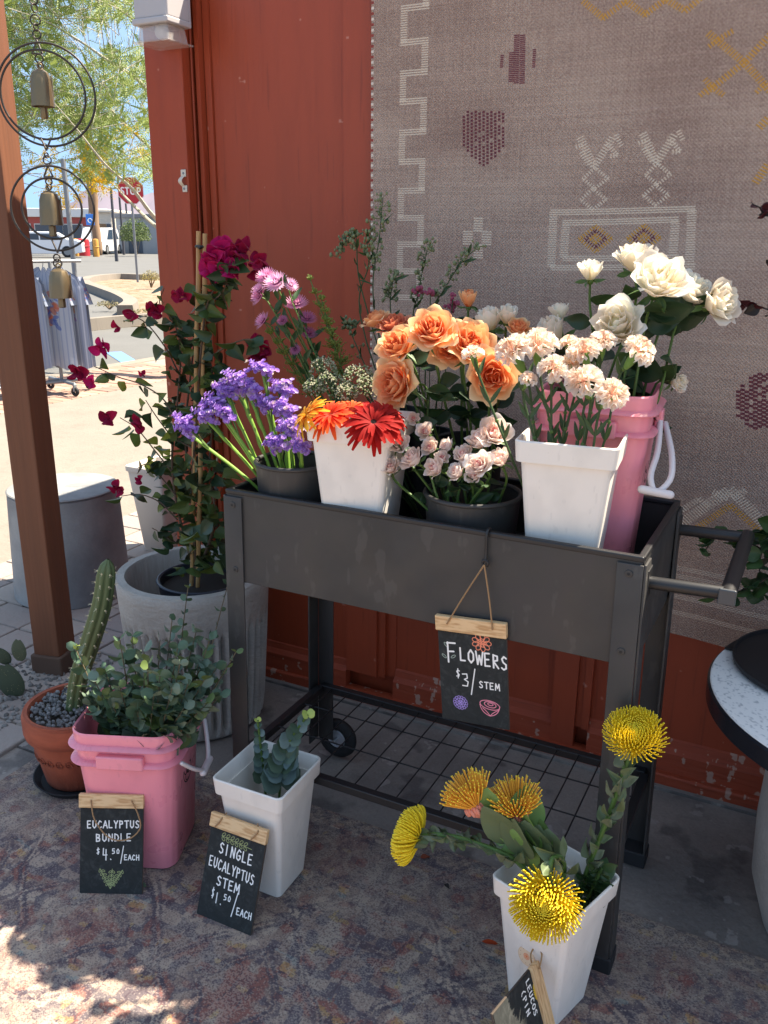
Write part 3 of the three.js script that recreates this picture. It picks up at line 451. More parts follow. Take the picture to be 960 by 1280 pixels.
squarePail('pink pail of eucalyptus bundles on the rug', -0.168, 0, 0.112, 0.395, { sideBail: 1, drop: 0.06 }).scale.set(1.09, 1.0, 1.09);
bowl('black round tub of purple statice at the end of the cart', 0.105, TRAY, -0.085, 0.075, 0.165);
bowl('black round tub of blush spray roses between the white buckets', 0.468, TRAY, -0.110, 0.086, 0.145);
function pot(label, x, z, r, h) { const o = thing('nursery_pot', label, 'pot', [x, TRAY, z], 0, 'black pots at the back of the cart'); mk('body', lathe([[0, 0.001], [r * 0.8, 0.001], [r, h], [r * 0.96, h], [r * 0.77, 0.006], [0, 0.006]], 32), M.rubber, o); mk('rim', new THREE.TorusGeometry(r, 0.003, 6, 32).rotateX(Math.PI / 2).translate(0, h, 0), M.rubber, o); }
pot('black pot of orange roses behind the gerbera bucket', 0.400, -0.265, 0.066, 0.20); pot('black pot of pink button flowers at the back of the cart', 0.215, -0.268, 0.062, 0.24);

// ---------------------------------------------------------------- chalkboard signs, lettered by hand
const G = { A: [[0, 1, .45, 0, .9, 1], [.18, .65, .75, .63]], B: [[.05, 0, .08, 1], [.05, 0, .6, .08, .6, .4, .1, .48, .7, .62, .65, .92, .08, 1]], C: [[.75, .15, .4, 0, .08, .4, .12, .85, .45, 1, .78, .85]], D: [[.08, 0, .1, 1], [.08, 0, .6, .15, .8, .5, .6, .88, .1, 1]], E: [[.7, .0, .08, .02, .1, 1, .75, .97], [.1, .5, .6, .47]], F: [[.1, 0, .12, 1.05], [.05, .03, .8, 0], [.1, .48, .65, .45]], G: [[.75, .15, .4, 0, .08, .4, .12, .85, .5, 1, .78, .8, .78, .55, .5, .56]], H: [[.08, 0, .08, 1], [.75, 0, .77, 1], [.08, .5, .77, .48]], I: [[.3, 0, .32, 1]], L: [[.1, 0, .12, .97, .75, .95]], M: [[.05, 1, .15, 0, .5, .7, .85, 0, .95, 1]], N: [[.08, 1, .1, 0, .75, .97, .77, 0]], O: [[.45, 0, .1, .3, .1, .75, .45, 1, .8, .75, .8, .3, .45, 0]], P: [[.1, 0, .12, 1], [.1, .02, .65, .08, .68, .42, .12, .52]], R: [[.1, 0, .12, 1], [.1, .02, .65, .08, .65, .4, .12, .5, .78, 1]], S: [[.72, .12, .4, 0, .12, .2, .3, .45, .68, .6, .68, .88, .35, 1, .08, .88]], T: [[.02, .03, .85, 0], [.43, .02, .45, 1]], U: [[.1, 0, .1, .75, .42, 1, .75, .75, .77, 0]], W: [[.0, 0, .22, 1, .48, .3, .72, 1, .98, 0]], Y: [[.05, 0, .42, .48], [.8, 0, .42, .5, .4, 1]], $: [[.7, .18, .4, .08, .15, .28, .35, .48, .65, .62, .55, .85, .12, .85], [.4, -.08, .42, 1.08]], 0: [[.42, .05, .12, .4, .2, .9, .6, .9, .72, .4, .42, .05]], 1: [[.35, 0, .35, 1]], 3: [[.1, .1, .6, .05, .65, .35, .3, .48, .72, .62, .62, .95, .08, .95]], 4: [[.15, 0, .1, .6, .8, .58], [.62, .1, .62, 1.05]], 5: [[.65, .02, .15, .05, .12, .45, .6, .45, .65, .85, .1, .98]], '/': [[.75, -.15, .1, 1.2]], '.': [[.3, .95, .36, 1]], '(': [[.6, -.1, .2, .4, .3, .9, .6, 1.1]] };
function write(c, text, x, y, h, adv, lw, slope = 0) { c.lineWidth = lw; c.lineCap = c.lineJoin = 'round'; let i = 0; for (const ch of text) { if (G[ch]) for (const p of G[ch]) { c.beginPath(); for (let k = 0; k < p.length; k += 2) { const px = x + (i + p[k] * 0.86) * adv, py = y + p[k + 1] * h + i * slope; k ? c.lineTo(px, py) : c.moveTo(px, py); } c.stroke(); } i++; } }
const loop = (c, x, y, a, b, r) => { c.beginPath(); c.ellipse(x, y, a, b, r, 0, 7); c.stroke(); };
const ply = tex(256, 128, (u, v) => { const n = fbm(u * 5, v * 40, 301, 4, 5, 40); return mix([0.86, 0.72, 0.53], [0.74, 0.57, 0.38], step(0.4, 0.7, n)); });
ply.repeat.set(8, 8); M.ply = mat('#ffffff', 0.6, { map: ply }); M.twine = mat('#9c7a55', 0.95); M.boardEdge = mat('#463c34', 0.9);
function chalkboard(label, draw, w = 0.128, h = 0.185) {
  const o = thing('chalkboard_sign', label, 'sign');
  const t = canvasTex(512, 740, (c, W, H) => { c.fillStyle = '#2f3130'; c.fillRect(0, 0, W, H); for (let i = 0; i < 500; i++) { c.fillStyle = `rgba(${hash(i, 1, 1) > 0.5 ? '200,200,195' : '10,10,10'},${0.02 + 0.03 * hash(i, 2, 2)})`; c.beginPath(); c.ellipse(hash(i, 3, 3) * W, hash(i, 4, 4) * H, 4 + hash(i, 5, 5) * 40, 2 + hash(i, 6, 6) * 14, hash(i, 7, 7) * 3, 0, 7); c.fill(); } draw(c, W, H); });
  mk('board', rb(w, h, 0.004, 0.001, 0, h / 2, -0.0025), M.boardEdge, o);
  mk('chalk_face', new THREE.PlaneGeometry(w - 0.0016, h - 0.0016).translate(0, h / 2, 0.0004), new THREE.MeshPhysicalMaterial({ map: t, roughness: 0.8, specularIntensity: 0.35, side: THREE.DoubleSide }), o);
  mk('wood_strip', rb(w + 0.003, 0.028, 0.010, 0.0015, 0, h + 0.004, 0.001), M.ply, o);
  return o;
}
const white = '#ece9e2';
{ // the flower price sign hung from the front of the cart
  const o = chalkboard('chalkboard sign lettered FLOWERS hung by twine from the front of the cart', (c) => {
    c.strokeStyle = '#9aa89a'; c.lineWidth = 5; for (const [x, y, r] of [[58, 150, 0.9], [40, 240, 0.7], [110, 235, -0.6]]) loop(c, x, y, 20, 8, r);
    c.strokeStyle = white; write(c, 'F', 62, 130, 145, 95, 13); write(c, 'LOWERS', 160, 160, 98, 62, 13, 4);
    write(c, '$', 125, 330, 62, 45, 8); write(c, '3', 168, 350, 105, 78, 9); write(c, '/', 232, 330, 150, 62, 9); write(c, 'STEM', 300, 395, 50, 40, 9);
    c.strokeStyle = '#e88a6a'; c.lineWidth = 6; for (let i = 0; i < 9; i++) loop(c, 330 + 46 * Math.cos(i * 0.7), 98 + 40 * Math.sin(i * 0.7), 26, 17, i * 0.7); for (let i = 0; i < 5; i++) loop(c, 330 + 18 * Math.cos(i * 1.26), 98 + 16 * Math.sin(i * 1.26), 18, 12, i);
    c.strokeStyle = '#a98fd6'; c.lineWidth = 4.5; for (const [n, r] of [[14, 46], [9, 28], [4, 10]]) for (let i = 0; i < n; i++) loop(c, 150 + r * Math.cos(i / n * 6.28), 590 + r * 0.95 * Math.sin(i / n * 6.28), 10, 10, 0);
    c.strokeStyle = '#ef8fa0'; c.lineWidth = 6; c.beginPath(); c.moveTo(300, 575); c.quadraticCurveTo(310, 640, 375, 655); c.quadraticCurveTo(440, 640, 450, 570); c.stroke(); loop(c, 375, 570, 74, 34, 0.1); loop(c, 378, 566, 44, 22, 0.1); loop(c, 380, 562, 20, 10, 0.1); c.beginPath(); c.moveTo(375, 655); c.quadraticCurveTo(350, 620, 320, 600); c.moveTo(375, 655); c.quadraticCurveTo(395, 625, 440, 600); c.stroke();
  });
  o.position.set(0.536, 0.440, 0.0095); o.rotation.set(-0.005, 0, 0.085);
  const inv = p => o.worldToLocal(p); o.updateMatrixWorld(true);
  const hook = [V(0.540, 0.79, -0.012), V(0.540, 0.8035, -0.008), V(0.540, 0.8045, 0.001), V(0.540, 0.80, 0.006), V(0.540, 0.765, 0.006), V(0.540, 0.752, 0.008)];
  const hk = thing('hook', 'thin black metal hook over the rim of the cart', 'hook'); mk('strap', wire(hook, 0.0026, 24, 6), M.black, hk); mk('curl', new THREE.TorusGeometry(0.005, 0.0024, 6, 14).translate(0.540, 0.748, 0.009), M.black, hk);
  const top = V(0.540, 0.746, 0.012), tw = [];
  for (const s of [-1, 1]) { const a = o.localToWorld(V(s * 0.042, 0.190, 0.008)); const m = top.clone().lerp(a, 0.5).add(V(s * 0.002, -0.002, 0.001)); tw.push([top.clone(), m, a]); }
  tw.forEach(p => mk('twine', wire(p.map(inv), 0.0015, 10, 5), M.twine, o));
}
const placeBoard = (o, bl, br, lean) => {                             // stand a board on its two lower corners, leaning back
  const x = br.clone().sub(bl).normalize(), m = bl.clone().add(br).multiplyScalar(0.5), n = x.clone().cross(V(0, 1, 0)).normalize();
  const y = V(0, 1, 0).addScaledVector(x, -x.y).normalize(), up = y.multiplyScalar(Math.cos(lean)).addScaledVector(n, -Math.sin(lean)).normalize();
  const z = x.clone().cross(up); o.position.copy(m); o.quaternion.setFromRotationMatrix(new THREE.Matrix4().makeBasis(x, up, z));
};
{
  const o = chalkboard('chalkboard sign lettered EUCALYPTUS BUNDLE leaning on the pink pail', (c) => {
    c.strokeStyle = white; write(c, 'EUCALYPTUS', 55, 150, 58, 44, 10, -1); write(c, 'BUNDLE', 130, 258, 58, 50, 10, -2); write(c, '$', 135, 372, 46, 36, 8); write(c, '4.', 185, 372, 90, 52, 9); write(c, '50', 262, 372, 42, 36, 8); write(c, '/', 330, 365, 105, 40, 8); write(c, 'EACH', 362, 420, 42, 33, 8);
    c.strokeStyle = '#9aa06c'; c.lineWidth = 5; for (const [a, b, n] of [[-0.5, 150, 6], [0.1, 130, 5], [0.6, 150, 6]]) { c.beginPath(); c.moveTo(250, 700); c.lineTo(250 + Math.sin(a) * b * 1.2, 700 - Math.cos(a) * b * 1.25); c.stroke(); for (let i = 1; i < n; i++) for (const s of [-1, 1]) loop(c, 250 + Math.sin(a) * b * 1.2 * i / n + s * 14, 700 - Math.cos(a) * b * 1.25 * i / n - 8, 13, 7, s * 0.7 + a); }
  });
  placeBoard(o, V(-0.1865, 0.0, 0.2965), V(-0.071, 0.0, 0.2405), 0.30);
  mk('twine', wire([V(-0.040, 0.192, 0.008), V(-0.030, 0.155, 0.014), V(0.004, 0.118, 0.016), V(0.040, 0.118, 0.015), V(0.062, 0.140, 0.014), V(0.056, 0.168, 0.012), V(0.042, 0.192, 0.008)], 0.0015, 30, 5), M.twine, o);
}
{
  const o = chalkboard('chalkboard sign lettered SINGLE EUCALYPTUS STEM leaning on a white bucket', (c) => {
    c.strokeStyle = '#9aa06c'; c.lineWidth = 5; c.beginPath(); c.moveTo(110, 88); c.lineTo(400, 111); c.stroke(); for (let i = 0; i < 6; i++) for (const s of [-1, 1]) loop(c, 130 + i * 42, 90 + i * 3 + s * 18, 17, 10, s * 0.7);
    c.strokeStyle = white; write(c, 'SINGLE', 110, 140, 80, 54, 11, 2); write(c, 'EUCALYPTUS', 35, 265, 76, 44, 10, 3); write(c, 'STEM', 135, 395, 72, 56, 11, 2); write(c, '$', 105, 500, 72, 36, 8); write(c, '1.', 145, 525, 78, 44, 9); write(c, '50', 222, 512, 46, 38, 8); write(c, '/', 310, 490, 140, 50, 9); write(c, 'EACH', 355, 575, 52, 37, 9);
  });
  placeBoard(o, V(0.058, 0.0, 0.231), V(0.185, 0.0, 0.229), 0.36);
  for (const s of [-1, 1]) mk('twine', wire([V(s * 0.042 - 0.008, 0.178, 0.0075), V(s * 0.042, 0.188, 0.009), V(s * 0.042 + 0.004, 0.198, 0.006), V(s * 0.036, 0.206, -0.004)], 0.0016, 10, 5), M.twine, o);
}
{
  const HB = 0.145, o = chalkboard('chalkboard sign lettered LEUCOS lying tilted against the bucket of yellow pincushions', (c) => {
    c.strokeStyle = white; write(c, 'LEUCOS', 35, 95, 62, 38, 10); write(c, '(PIN', 60, 205, 62, 40, 9);
    c.strokeStyle = '#d8b63a'; c.lineWidth = 7; for (let i = 0; i < 22; i++) { const a = i / 22 * 6.28; c.beginPath(); c.moveTo(140 + 12 * Math.cos(a), 42 + 8 * Math.sin(a)); c.lineTo(140 + 50 * Math.cos(a), 42 + 34 * Math.sin(a)); c.stroke(); }
  }, 0.128, 0.145);
  // stands on one corner with its strip running down the bucket's face
  const x = V(0.4016, -0.8848, 0.2363).normalize(), dn0 = V(-0.12, 0.21, 0.965), dn = dn0.addScaledVector(x, -dn0.dot(x)).normalize(), up = dn.clone().negate(), z = x.clone().cross(up);
  const A = onZ(668, 1203, 0.180);                                     // upper end of the strip
  o.quaternion.setFromRotationMatrix(new THREE.Matrix4().makeBasis(x, up, z)); o.position.copy(A).addScaledVector(x, 0.065).addScaledVector(up, -HB - 0.011);
  mk('twine', wire([V(-0.056, 0.152, 0.008), V(-0.075, 0.165, 0.012), V(-0.082, 0.175, 0.0), V(-0.074, 0.165, -0.008), V(-0.052, 0.156, -0.006)], 0.0014, 20, 5), M.twine, o);
}
// ---------------------------------------------------------------- leaves and blooms, built once per kind
const put = (parent, name, geo, m, pos, dir, twist = 0, s = 1) => { const o = mk(name, geo, m, parent); aim(o, pos, dir); o.rotateY(twist); s.isVector3 ? o.scale.copy(s) : o.scale.setScalar(s); return o; };
function leafGeo(wd, fold, curl, tip = 1.0, nv = 6) {                  // unit long, along +y, facing +z
  return sheet(4, nv, (s, t) => { const w = wd * Math.pow(Math.sin(Math.PI * Math.pow(t, 0.85) * 0.985 + 0.015), tip); return [s * w, t * (1 - curl * curl * 0.2 * t), fold * Math.abs(s) * w - curl * t * t * 0.5 + 0.02 * Math.sin(t * 9 + s * 2)]; });
}
const roseLeaf = [leafGeo(0.30, 0.35, 0.35), leafGeo(0.27, 0.5, 0.15), leafGeo(0.32, 0.2, 0.55)];
const ovalLeaf = [leafGeo(0.34, 0.3, 0.3), leafGeo(0.36, 0.5, 0.5), leafGeo(0.32, 0.15, 0.1)];
const roundLeaf = [0, 1].map(k => sheet(4, 5, (s, t) => { const w = 0.46 * Math.sqrt(Math.max(0, 1 - Math.pow(2 * t - 1, 2))) + 0.005; return [s * w, t, 0.18 * s * s * (k ? 1 : -1) * w + 0.1 * t * t * (k ? 1 : 0.2)]; }));
const strapLeaf = [leafGeo(0.20, 0.35, 0.1, 0.7, 7), leafGeo(0.23, 0.25, 0.25, 0.7, 7)];
function rosePetals(n, open, col, s0) {
  const out = [];
  for (let i = 0; i < n; i++) {
    const k = i / (n - 1), phi = i * 2.39996 + hash(i, s0, 3) * 0.5, r = 0.10 + (0.42 + 0.42 * open) * Math.pow(k, 0.85), hg = 1.12 - 0.30 * k * open + 0.1 * (hash(i, s0, 5) - 0.5), wr = 1.55 - 0.85 * k, op = k * k * open, rf = 0.085 * (0.4 + hash(i, s0, 7)), p1 = hash(i, s0, 9) * 6;
    out.push(sheet(6, 6, (s, t) => {
      const sh = 0.30 + 0.70 * Math.sqrt(Math.max(0, Math.sin(Math.PI * (0.08 + 0.80 * t)))), a = phi + s * wr * sh * (t > 0.99 ? 0.86 : 1);
      const cur = op * Math.pow(t, 3), rad = 0.10 + (r - 0.10) * (1 - Math.pow(1 - t, 2.2)) + cur * 0.42 + rf * t * t * Math.sin(s * 4 + p1) + (1 - s * s) * 0.03 - Math.abs(s) * 0.02;
      const y = hg * t * (1 - 0.20 * s * s * t) - cur * 0.34 + rf * 0.5 * t * Math.cos(s * 5 + p1);
      return [Math.cos(a) * rad, y, Math.sin(a) * rad];
    }, (s, t) => col(s, t, k)));
  }
  return out;
}
const hx = h => { const c = new THREE.Color(h); return [c.r, c.g, c.b]; };
const orangeCol = (s, t, k) => mix(mix(hx('#ec8040'), hx('#f9b676'), k), hx('#ffe6b6'), Math.pow(t, 2.4) * (0.25 + 0.55 * k) + Math.abs(s) * 0.25 * k);
const peachCol = (s, t, k) => mix(mix(hx('#dd6a4c'), hx('#e78a66'), k), hx('#eba67e'), Math.pow(t, 2) * 0.6);
const whiteCol = (s, t, k) => mix(mix(hx('#f3ecc0'), hx('#f6f1dc'), k), hx('#faf8ee'), t);
const blushCol = (s, t, k) => mix(mix(hx('#f4b8aa'), hx('#fbece3'), step(0.05, 0.32, k)), hx('#fdf7f0'), t * 0.7);
const KIND = {
  orange: [rosePetals(24, 0.78, orangeCol, 1), rosePetals(22, 0.62, orangeCol, 2), rosePetals(25, 0.85, orangeCol, 3)],
  peach: [rosePetals(20, 0.8, peachCol, 4)], bud: [rosePetals(12, 0.15, orangeCol, 5)],
  white: [rosePetals(20, 0.55, whiteCol, 6), rosePetals(18, 0.40, whiteCol, 7)], whitebud: [rosePetals(13, 0.3, whiteCol, 8)],
  blush: [rosePetals(18, 0.65, blushCol, 9), rosePetals(15, 0.4, blushCol, 10)],
};
const PM = petalMat('#ffffff', { vertexColors: true }), PM2 = petalMat('#f7efe9', { vertexColors: true });
const heart = new THREE.SphereGeometry(0.5, 12, 8).scale(0.62, 0.9, 0.62).translate(0, 0.42, 0);
const sepalGeo = leafGeo(0.16, 0.3, 0.7);
const HEART = { orange: petalMat('#d8622e'), peach: petalMat('#d46a4c'), bud: petalMat('#d8723a'), white: petalMat('#eadfae'), whitebud: petalMat('#eadfae'), blush: petalMat('#ec9c98') };
const lean = (p, k = 0.55) => V(0, 1, 0).addScaledVector(CAM.clone().sub(p).setY(CAM.y * 0.3).normalize(), k).normalize();
const T3 = (v, k = 1) => v.clone().multiplyScalar(k);

// one cut rose: stem from the container's floor to the head, leaves on the way
function rose(name, label, group, kind, px, r, z, base, axis, leaves = 3, variant = 0, leafS = 0.055) {
  const p = onZ(px[0], px[1], z), R = size(r, p) * (kind === 'white' ? 1.28 : kind === 'blush' ? 1.1 : kind === 'whitebud' ? 1.12 : 1.02), ax = (axis || lean(p)).clone().normalize();
  const o = thing(name, label, 'flower', base, 0, group), L = v => v.clone().sub(base), foot = p.clone().addScaledVector(ax, -R * 0.62);
  const mid = base.clone().lerp(foot, 0.6).add(V(rr(-.01, .01), 0.01, rr(-.01, .01))), pre = foot.clone().addScaledVector(ax, -R * 1.2);
  const pts = spline([V(0, 0.01, 0), L(mid), L(pre), L(foot)], 14); mk('stem', taper(pts, pts.map((_, i) => 0.0028 - i * 0.00005), 6), M.stem, o);
  const h = mk('flower_head', heart, HEART[kind], o); aim(h, L(foot), ax); h.rotateY(rr(0, 6)); h.scale.setScalar(R);
  const set = KIND[kind][variant % KIND[kind].length]; set.forEach(g => mk('petal', g, rnd() > 0.5 ? PM : PM2, h));
  for (let i = 0; i < 5; i++) { const a = i * 1.257; put(h, 'sepal', sepalGeo, M.leafLight, V(Math.cos(a) * 0.12, 0.02, Math.sin(a) * 0.12), V(Math.cos(a), -0.15, Math.sin(a)), rr(-.3, .3), 0.75); }
  mk('hip', new THREE.SphereGeometry(0.2, 8, 6).translate(0, -0.02, 0), M.stem, h);
  for (let i = 0; i < leaves; i++) { const q = pts[5 + Math.floor(rnd() * 7)], a = rr(0, 6.28), d = V(Math.cos(a), rr(-0.3, 0.5), Math.sin(a)); const s = leafS * rr(0.75, 1.25); put(o, 'leaf', pick(roseLeaf), pick([M.leafDark, M.leafMid, M.leafDark]), q, d, rr(-.6, .6), s); if (rnd() > 0.4) put(o, 'leaf', pick(roseLeaf), M.leafDark, q, V(d.x + rr(-1, 1), d.y, d.z + rr(-1, 1)), rr(-.6, .6), s * 0.8); }
  return o;
}
const OB = V(0.400, TRAY + 0.012, -0.265), WB = V(0.655, TRAY + 0.02, -0.232), RB = V(0.468, TRAY + 0.012, -0.11), KB = V(0.648, TRAY + 0.012, -0.093), GB = V(0.262, TRAY + 0.012, -0.073);
const jit = (b, s = 0.03) => b.clone().add(V(rr(-s, s), 0, rr(-s, s)));
const ol = ['open orange rose at the top of the bunch, facing up', 'orange rose directly above the large yellow edged one', 'large yellow edged orange rose hanging above the gerberas', 'orange rose partly behind a pale carnation head', 'deep orange rose above the spray roses beside the carnation stems', 'orange rose squeezed between two bigger orange roses', 'small shaded orange rose beside the salmon rose', 'small orange rose peeking over the carnations'];
[[540, 410, 31, -0.095, 0, [0.25, 0.75, 0.75]], [497, 430, 29, -0.10, 1, [-0.1, 0.7, 0.8]], [491, 479, 33, -0.075, 2, [-0.35, 0.2, 1]], [590, 428, 33, -0.115, 1, [0.4, 0.6, 0.6]], [616, 470, 32, -0.10, 0, [0.45, 0.15, 1]], [565, 432, 28, -0.13, 2, [0.2, 0.4, 1]], [470, 398, 19, -0.24, 0, [-0.4, 1, 0.2]], [648, 409, 18, -0.24, 1, [0.3, 1, 0.5]]]
  .forEach(([u, v, r, z, k, a], i) => rose('orange_rose', ol[i], 'orange roses', 'orange', [u, v], r, z, jit(OB, 0.025), V(...a), 4, k));
rose('salmon_rose', 'darker salmon rose behind the orange roses', null, 'peach', [492, 404], 21, -0.225, jit(OB, 0.02), V(-0.1, 0.9, 0.4), 3, 0);
rose('orange_rosebud', 'half open orange rosebud rising above the other orange roses', null, 'bud', [586, 372], 19, -0.27, jit(OB, 0.02), V(0.05, 1, 0.1), 3, 0);
const wl = ['white rose standing highest behind the large sunlit one', 'white rose between the large sunlit one and the outermost one', 'outermost white rose leaning away from the pink pail', 'white rose just above the carnations at the front of the pail', 'white rose beside the orange roses, half behind the carnations', 'tiny white rose low beside the rim of the pink pail'];
[[793, 320, 25, -0.27, 1, [-0.1, 1, 0.1]], [866, 362, 27, -0.27, 0, [0.6, 0.8, 0.3]], [901, 377, 27, -0.25, 1, [0.8, 0.35, 0.5]], [772, 404, 30, -0.155, 0, [-0.05, 0.6, 1]], [686, 414, 25, -0.26, 1, [-0.6, 0.7, 0.4]], [848, 478, 13, -0.26, 1, [0.8, 0.1, 0.4]]]
  .forEach(([u, v, r, z, k, a], i) => rose('white_rose', wl[i], 'white roses', 'white', [u, v], r, z, jit(WB, 0.03), V(...a), 6, k, 0.062));
rose('white_rose', 'large sunlit white rose at the front of the tall pink pail', 'white roses', 'white', [824, 347], 34, -0.175, jit(WB, 0.03), V(0.25, 0.75, 0.6), 7, 0, 0.065);
rose('white_rosebud', 'closed white rosebud on a straight stem above the pink pail', 'white rosebuds', 'whitebud', [738, 336], 21, -0.25, jit(WB, 0.03), V(-0.05, 1, 0.05), 4, 0);
rose('white_rosebud', 'bluish white rosebud low behind the carnations', 'white rosebuds', 'whitebud', [699, 388], 17, -0.29, jit(WB, 0.03), V(-0.2, 1, 0.05), 4, 0);
for (const [u, v, r] of [[612, 397, 24], [634, 392, 19]]) rose('white_rosebud', 'loosely opened white bloom behind the orange roses', 'white blooms behind the orange roses', 'whitebud', [u, v], r, -0.26, jit(OB, 0.02), V(rr(-.2, .2), 1, 0.2), 2, 0);
// spray roses: one stem with its cluster of small heads each
const S6 = (x, y) => [420 + x / 3.43, 330 + y / 3.43];
[[265, 772, 14, -.04], [232, 868, 15, -.03], [325, 832, 17, -.035], [403, 786, 14, -.06], [470, 780, 12, -.07], [420, 872, 17, -.025], [515, 888, 14, -.03], [543, 815, 16, -.05], [610, 857, 19, -.03], [610, 752, 19, -.07], [680, 722, 23, -.08], [703, 832, 17, -.05], [590, 908, 12, -.03], [332, 662, 10, -.09], [380, 716, 12, -.08], [455, 830, 12, -.05]]
  .forEach(([x, y, r, z], i) => rose('spray_rose', 'small blush pink spray rose in the low black tub', 'blush spray roses', 'blush', S6(x, y), r, z, jit(RB, 0.035), V(rr(-.5, .4), rr(.3, 1), rr(.4, 1)), 2, i, 0.04));

// ---------------------------------------------------------------- carnations
const carnCol = (s, t, k) => mix(mix(hx('#f4bda4'), hx('#f9e3d0'), step(0.05, 0.45, t)), hx('#fdf7ec'), step(0.4, 0.95, t) * (0.55 + 0.45 * k));
const carnSets = [0, 1].map(v => { const out = [], n = 26; for (let i = 0; i < n; i++) { const k = i / (n - 1), phi = i * 2.4 + hash(i, v, 71), e = 0.12 + 1.45 * Math.pow(k, 0.8), Ln = 0.82 + 0.2 * hash(i, v, 73), q = hash(i, v, 75) * 6;
  out.push(sheet(8, 3, (s, t) => { const zig = Math.abs(((s * 4 + 9) % 1) - 0.5) * 0.22, len = Ln * t * (1 - zig * t), a = phi + s * 0.55 * (0.35 + 0.65 * t), ee = e + 0.22 * Math.sin(s * 7 + q) * t * t + 0.18 * t * t * k; return [Math.cos(a) * Math.sin(ee) * len, 0.25 + Math.cos(ee) * len * 0.8, Math.sin(a) * Math.sin(ee) * len]; }, (s, t) => carnCol(s, t, k))); } return out; });
const calyx = lathe([[0, -0.85], [0.13, -0.8], [0.2, -0.5], [0.24, 0.05], [0.3, 0.28], [0.2, 0.3]], 12);
const calyxM = leafMat(lin(0.14, 0.26, 0.06));
[[590, 441, 15, -0.035, [-0.3, 1, 0.2]], [640, 436, 26, -0.03, [-0.3, 0.9, 0.6]], [672, 429, 27, -0.05, [0.05, 1, 0.6]], [691, 459, 20, -0.02, [0.2, 0.8, 0.7]], [661, 473, 12, -0.01, [0.4, 0.8, 0.4]], [730, 437, 22, -0.06, [-0.1, 1, 0.5]], [754, 424, 18, -0.10, [0.1, 1, 0.3]], [716, 452, 17, -0.07, [-0.1, 1, 0.4]], [800, 436, 23, -0.08, [0.6, 0.9, 0.3]], [729, 474, 24, 0.0, [-0.1, 0.9, 0.8]], [766, 492, 24, 0.005, [0.5, 0.7, 0.7]], [712, 428, 15, -0.10, [0, 1, 0.3]]].forEach(([u, v, r, z, a], i) => {
  const base = jit(KB, 0.03), p = onZ(u, v, z), R = size(r, p) * 1.18, ax = V(...a).normalize(), foot = p.clone().addScaledVector(ax, -R * 0.4), L = q => q.clone().sub(base);
  const o = thing('carnation', 'ruffled peach and cream carnation in the white bucket on the cart', 'flower', base, 0, 'peach carnations');
  const pts = spline([V(0, 0.005, 0), L(base.clone().lerp(foot, 0.65).add(V(0, 0.0, 0.004))), L(foot.clone().addScaledVector(ax, -R * 1.3)), L(foot)], 12); mk('stem', taper(pts, 0.0021, 6), M.stemDark, o);
  const h = mk('flower_head', calyx, calyxM, o); aim(h, L(foot), ax); h.rotateY(rr(0, 6)); h.scale.setScalar(R); carnSets[i % 2].forEach(g => mk('petal', g, rnd() > 0.5 ? PM : PM2, h));
  for (const k of [4, 6, 8]) for (const s of [0, 3.14]) put(o, 'leaf', strapLeaf[0], M.stemDark, pts[k], V(Math.cos(s + k), 1.6, Math.sin(s + k)), 0, V(0.018, 0.035, 0.02));
  for (const k of [5, 9]) mk('node', new THREE.SphereGeometry(0.0034, 8, 6), M.stem, o).position.copy(pts[k]);
});

// ---------------------------------------------------------------- gerberas
function gerbera(label, u, v, r, z, ax0, c0, c1, centre, n = 34) {
  const base = jit(GB, 0.025), p = onZ(u, v, z), R = size(r, p), ax = V(...ax0).normalize(), L = q => q.clone().sub(base), o = thing('gerbera', label, 'flower', base, 0, 'gerberas');
  const pts = spline([V(0, 0.005, 0), L(base.clone().lerp(p, 0.6)), L(p.clone().addScaledVector(ax, -R * 0.7)), L(p)], 10); mk('stem', taper(pts, 0.003, 7), M.stem, o);
  const h = mk('flower_head', lathe([[0, -0.12], [0.12, -0.1], [0.22, -0.02], [0.24, 0.03], [0.18, 0.07], [0, 0.05]], 20), mat(centre, 0.9), o); aim(h, L(p), ax); h.scale.setScalar(R);
  const col = (s, t) => mix(hx(c0), hx(c1), step(0.5, 1, t)), gs = [0, 1, 2].map(k => sheet(2, 5, (s, t) => [s * 0.095 * Math.sqrt(Math.sin(Math.PI * (0.1 + 0.84 * t))), 0.16 + t * (0.86 - k * 0.06), 0.05 + (k - 1) * 0.10 * t + 0.18 * t * (1 - t) - 0.22 * t * t * (k === 0 ? 1.5 : 0.8) + 0.02 * s * s], col));
  for (let i = 0; i < n; i++) { const q = mk('petal', gs[i % 3], PM, h), a = i * 2.4 + rr(-.05, .05), ring = i < n * 0.6 ? 1 : 0.72; q.rotation.set(-Math.PI / 2 + (ring < 1 ? 0.35 : rr(-0.1, 0.12)), 0, 0); q.scale.setScalar(ring); const w = new THREE.Quaternion().setFromAxisAngle(V(0, 1, 0), a); q.quaternion.premultiply(w); }
  const tiny = []; for (let i = 0; i < 90; i++) { const a = i * 2.4, q = Math.sqrt(i / 90) * 0.23; tiny.push(new THREE.ConeGeometry(0.014, 0.07, 4).translate(Math.cos(a) * q, 0.075, Math.sin(a) * q)); }
  stuff(mk('disc_florets', merge(tiny), mat(centre, 0.9), h)); return o;
}
gerbera('yellow gerbera half hidden behind the red one in the white bucket', 386, 519, 32, -0.01, [-0.6, 0.7, 0.5], '#e9a21e', '#f4c93a', '#a86a10', 46);
gerbera('bright orange red gerbera in the white bucket on the cart', 414, 520, 35, -0.01, [-0.1, 0.9, 0.45], '#e0401a', '#f26a26', '#9a2c0c', 54);
